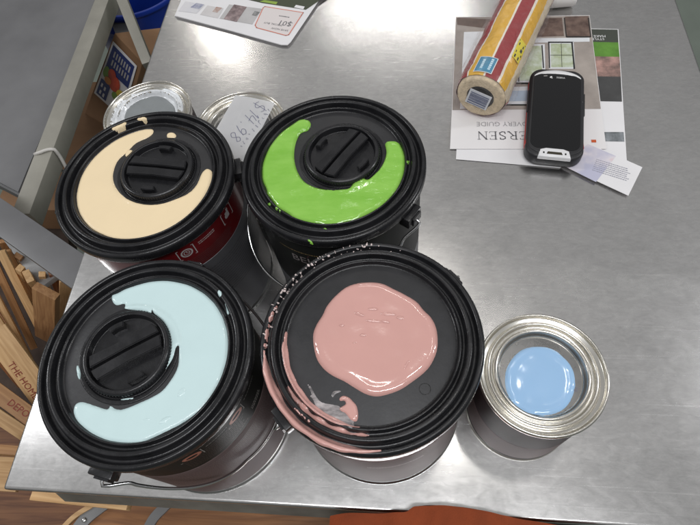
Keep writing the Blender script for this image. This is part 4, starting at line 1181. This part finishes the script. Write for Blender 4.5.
# bin of yardsticks and paint sticks
W1 = wood_mat('pine', (.50, .29, .125), (.70, .45, .22)); W2 = wood_mat('oak_brown', (.36, .175, .07), (.52, .28, .12)); W3 = wood_mat('red_brown', (.20, .075, .03), (.36, .15, .06))
S_ = [ # top px, top z, bottom px, bottom z, width px, thickness, material, label
 ((1, 251), -.18, (42, 332), -.34, 9, .009, W1, 'long pale yardstick leaning from the upper left edge of the jumble'),
 ((8, 250), -.205, (50, 332), -.38, 6, .008, W2, 'thin brown stick running beside the long pale yardstick'),
 ((-6, 262), -.21, (34, 348), -.38, 8, .009, W2, 'brown stick just left of the long pale yardstick'),
 ((-10, 284), -.22, (30, 360), -.36, 7, .008, W1, 'pale slim stick second from the left edge of the photo'),
 ((-12, 306), -.24, (34, 378), -.36, 10, .008, W1, 'pale stick just above the red-lettered yardstick'),
 ((-16, 296), -.30, (40, 388), -.42, 14, .010, W3, 'dark red-brown stick deep in the gap above the lettered yardstick'),
 ((20, 268), -.20, (31, 292), -.36, 7, .012, W1, 'short pale stick end standing left of the square board'),
 ((18, 256), -.22, (36, 276), -.40, 9, .010, W2, 'short brown end with a notch below the light grey plate'),
 ((28, 276), -.205, (46, 300), -.38, 15, .012, W1, 'broad pale stick end just above the square board'),
 ((42, 274), -.215, (50, 296), -.40, 7, .010, W1, 'narrow pale stick end touching the broad one above the square board'),
 ((53, 272), -.225, (64, 306), -.42, 10, .010, W3, 'dark brown stick end behind the square board'),
 ((66, 279), -.215, (64, 316), -.42, 13, .010, W1, 'pale stick end squeezed between the square board and the table'),
 ((46, 291), -.165, (47, 338), -.36, 26, .014, W2, 'square-ended reddish board standing nearest the table edge'),
 ((38, 255), -.24, (56, 276), -.42, 9, .010, W1, 'pale brown stick end just below the dark grey bar'),
 ((12, 242), -.24, (20, 262), -.40, 7, .008, W1, 'pale stick tip at the left end of the dark grey bar'),
 ((2, 241), -.25, (12, 262), -.40, 8, .008, W2, 'brown stick tip in the corner under the dark grey bar'),
 ((26, 262), -.26, (60, 330), -.48, 12, .010, W2, 'brown stick low behind the pale stick ends'),
 ((-6, 330), -.19, (46, 400), -.28, 26, .008, W1, 'wide yardstick printed THE HOME DEPOT in red'),
 ((-18, 336), -.28, (22, 384), -.40, 12, .010, W3, 'dark stick under the left side of the lettered yardstick'),
 ((-14, 384), -.22, (42, 425), -.27, 17, .020, W2, 'thick brown stick printed DEPOT, low at the left edge'),
 ((-20, 404), -.27, (34, 440), -.33, 14, .010, W1, 'pale stick right below the thick one printed DEPOT'),
 ((-14, 449), -.22, (24, 452), -.24, 9, .020, W2, 'short crosswise brown stick low at the left edge'),
 ((-14, 473), -.26, (22, 475), -.27, 32, .010, W1, 'broad pale board lowest at the left edge by the table corner'),
]
sticks = [q_[:4] + (q_[4] / 640, q_[5], q_[6]) for q_ in S_]
desc = [q_[7] for q_ in S_]
objs = []
for i, (a, za, b3, zb, wd, th_, m) in enumerate(sticks):
    v = at(*a, za); w2 = at(*b3, zb)
    upv = (Vector((0, 0, H)) - (v + w2) / 2).normalized() + Vector((random.uniform(-.35, .35), random.uniform(-.35, .35), .2))
    o = beam_obj('wooden_stick', v, w2, wd, th_, m, None, .001, upv)
    tag(o, desc[i] if i < len(desc) else 'short wooden stick in the jumble under the dark grey bar, left of the table', 'wooden stick', 'wooden sticks left of the table'); objs.append((o, v, w2, wd, th_))
M_redink = mat('red_ink', (.22, .03, .015), .6)
def stick_text(idx, s, h_, x0, yoff=0.):
    o, v, w2, wd, th_ = objs[idx]
    bm = bmesh.new()
    for f in text2(s, h_):
        try: bm.faces.new([bm.verts.new((x0 + q_.x, yoff + q_.y - h_ / 2, th_ / 2 + .0006)) for q_ in f])
        except ValueError: pass
    k = obj('printed_lettering', bm, M_redink, o)
stick_text(17, 'THE HOME DEPOT', .0105, .050, -.008)
stick_text(19, 'DEPOT', .0105, .016, 0)

o = beam_obj('stick_bin', at(10, 226, -.47), at(20, 520, -.47), .30, .04, mat('dark_bin_floor', (.045, .028, .02), .8, var=.4, scale=20), None)
tag(o, 'dark brown bin under the jumble of wooden sticks', 'bin')
# wooden crate below the front edge, with steel straps
M_wd = wood_mat('crate_wood', (.13, .045, .016), (.25, .105, .04), 7)
o = beam_obj('wooden_crate', at(-120, 560, -.50), at(420, 575, -.50), .50, .16, M_wd, None, .003); tag(o, 'brown wooden crate on the floor under the front edge of the table', 'crate')
crate = o
t = thing('strapped_board', 'varnished curved board with grey steel straps below the front edge of the table', 'board')
zc = -.12
cur = [(60, 530), (78, 514), (97, 502), (112, 494)]
bm = bmesh.new()
outl = [at(x, y, zc) for x, y in ((56, 540), (70, 520), (86, 508), (102, 498), (130, 484), (340, 500), (360, 560), (60, 570))]
prism(bm, [(p.x, p.y) for p in outl], zc - .02, zc); obj('board', bm, wood_mat('varnished_board', (.17, .07, .026), (.30, .135, .05), 7), t)
def strap(pts, wd, m, name, z):
    P = [at(x, y, z) for x, y in pts]; bm = bmesh.new()
    q = smooth_poly([(p.x, p.y) for p in P], 6, False)
    L_, R_ = [], []
    for i, p in enumerate(q):
        d = (q[min(i + 1, len(q) - 1)] - q[max(i - 1, 0)]).normalized(); s = Vector((-d.y, d.x)) * wd / 2
        L_.append(p + s); R_.append(p - s)
    prism(bm, L_ + R_[::-1], z - .003, z); return obj(name, bm, m, t)
strap([(52, 540), (72, 518), (92, 505), (112, 492)], .006, W1, 'edge_moulding', zc + .006)
strap([(70, 540), (84, 520), (98, 508), (118, 494)], .016, M_tubeside, 'steel_strap', zc + .004)
strap([(140, 545), (152, 520), (166, 505), (180, 490)], .012, M_tubeside, 'steel_strap', zc + .004)
bm = bmesh.new(); bmesh.ops.create_uvsphere(bm, u_segments=16, v_segments=8, radius=.003, matrix=Matrix.Translation(at(84, 520, zc + .005)) @ Matrix.Diagonal((1, 1, .5, 1))); obj('rivet', bm, M_silver, t, smooth=80)
# light batten under the edge
o = beam_obj('wooden_batten', at(34, 495, -.06), at(130, 505, -.06), .012, .012, W1, None, .001); tag(o, 'thin light batten tucked just under the front edge of the table', 'batten')
# dark bin beneath, right part
o = beam_obj('dark_box', at(215, 528, -.30), at(352, 540, -.30), .07, .20, mat('dark_brown_box', (.03, .022, .02), .7), None, .003); tag(o, 'dark box in the shade under the front edge beside the orange apron', 'box')

# ------------------------------------------------------------------ orange apron bulging at the front edge
bm = bmesh.new()
prof_px = [(330, 516), (352, 513.5), (375, 512.6), (395, 512.4), (406, 511.5), (414, 507.5), (424, 505.6), (434, 505.3), (450, 506.2), (465, 507.5), (480, 510), (496, 513.5), (506, 516), (520, 519), (545, 523), (575, 528), (610, 536)]
q = smooth_poly(prof_px, 5, False)
rows = []; NR = 14
for i, p in enumerate(q):
    top_ = at(p.x, p.y, .014)
    row = []
    for k in range(NR + 1):
        s = k / NR; a = s * PI / 2
        fold = .0035 * math.sin(i * .42 + 5 * s) * min(1, s * 2) + .003 * noise.noise(Vector((i * .14, s * 3, 0)))
        row.append(bm.verts.new((top_.x + .010 * s * math.sin(i * .2), top_.y - .10 * math.sin(a) + fold * .5, top_.z + fold - .13 * (1 - math.cos(a)) - (0 if k else .0))))
    # tuck the leading edge under so it reads as a thick fold
    row.insert(0, bm.verts.new((top_.x, top_.y + .0005, top_.z - .005)))
    row.insert(0, bm.verts.new((top_.x, top_.y - .004, top_.z - .010)))
    rows.append(row)
for A_, B_ in zip(rows, rows[1:]):
    for k in range(len(A_) - 1): bm.faces.new((A_[k], A_[k + 1], B_[k + 1], B_[k]))
bmesh.ops.recalc_face_normals(bm, faces=bm.faces)
bmesh.ops.solidify(bm, geom=bm.faces[:], thickness=.0015)
m_or = mat('orange_canvas', (.24, .045, .010), .85, var=.15, scale=40, bump=.0006, bscale=700)
o = obj('orange_apron', bm, m_or, None, smooth=60)
tag(o, 'dark orange canvas apron cloth folded over the front edge of the table', 'apron')
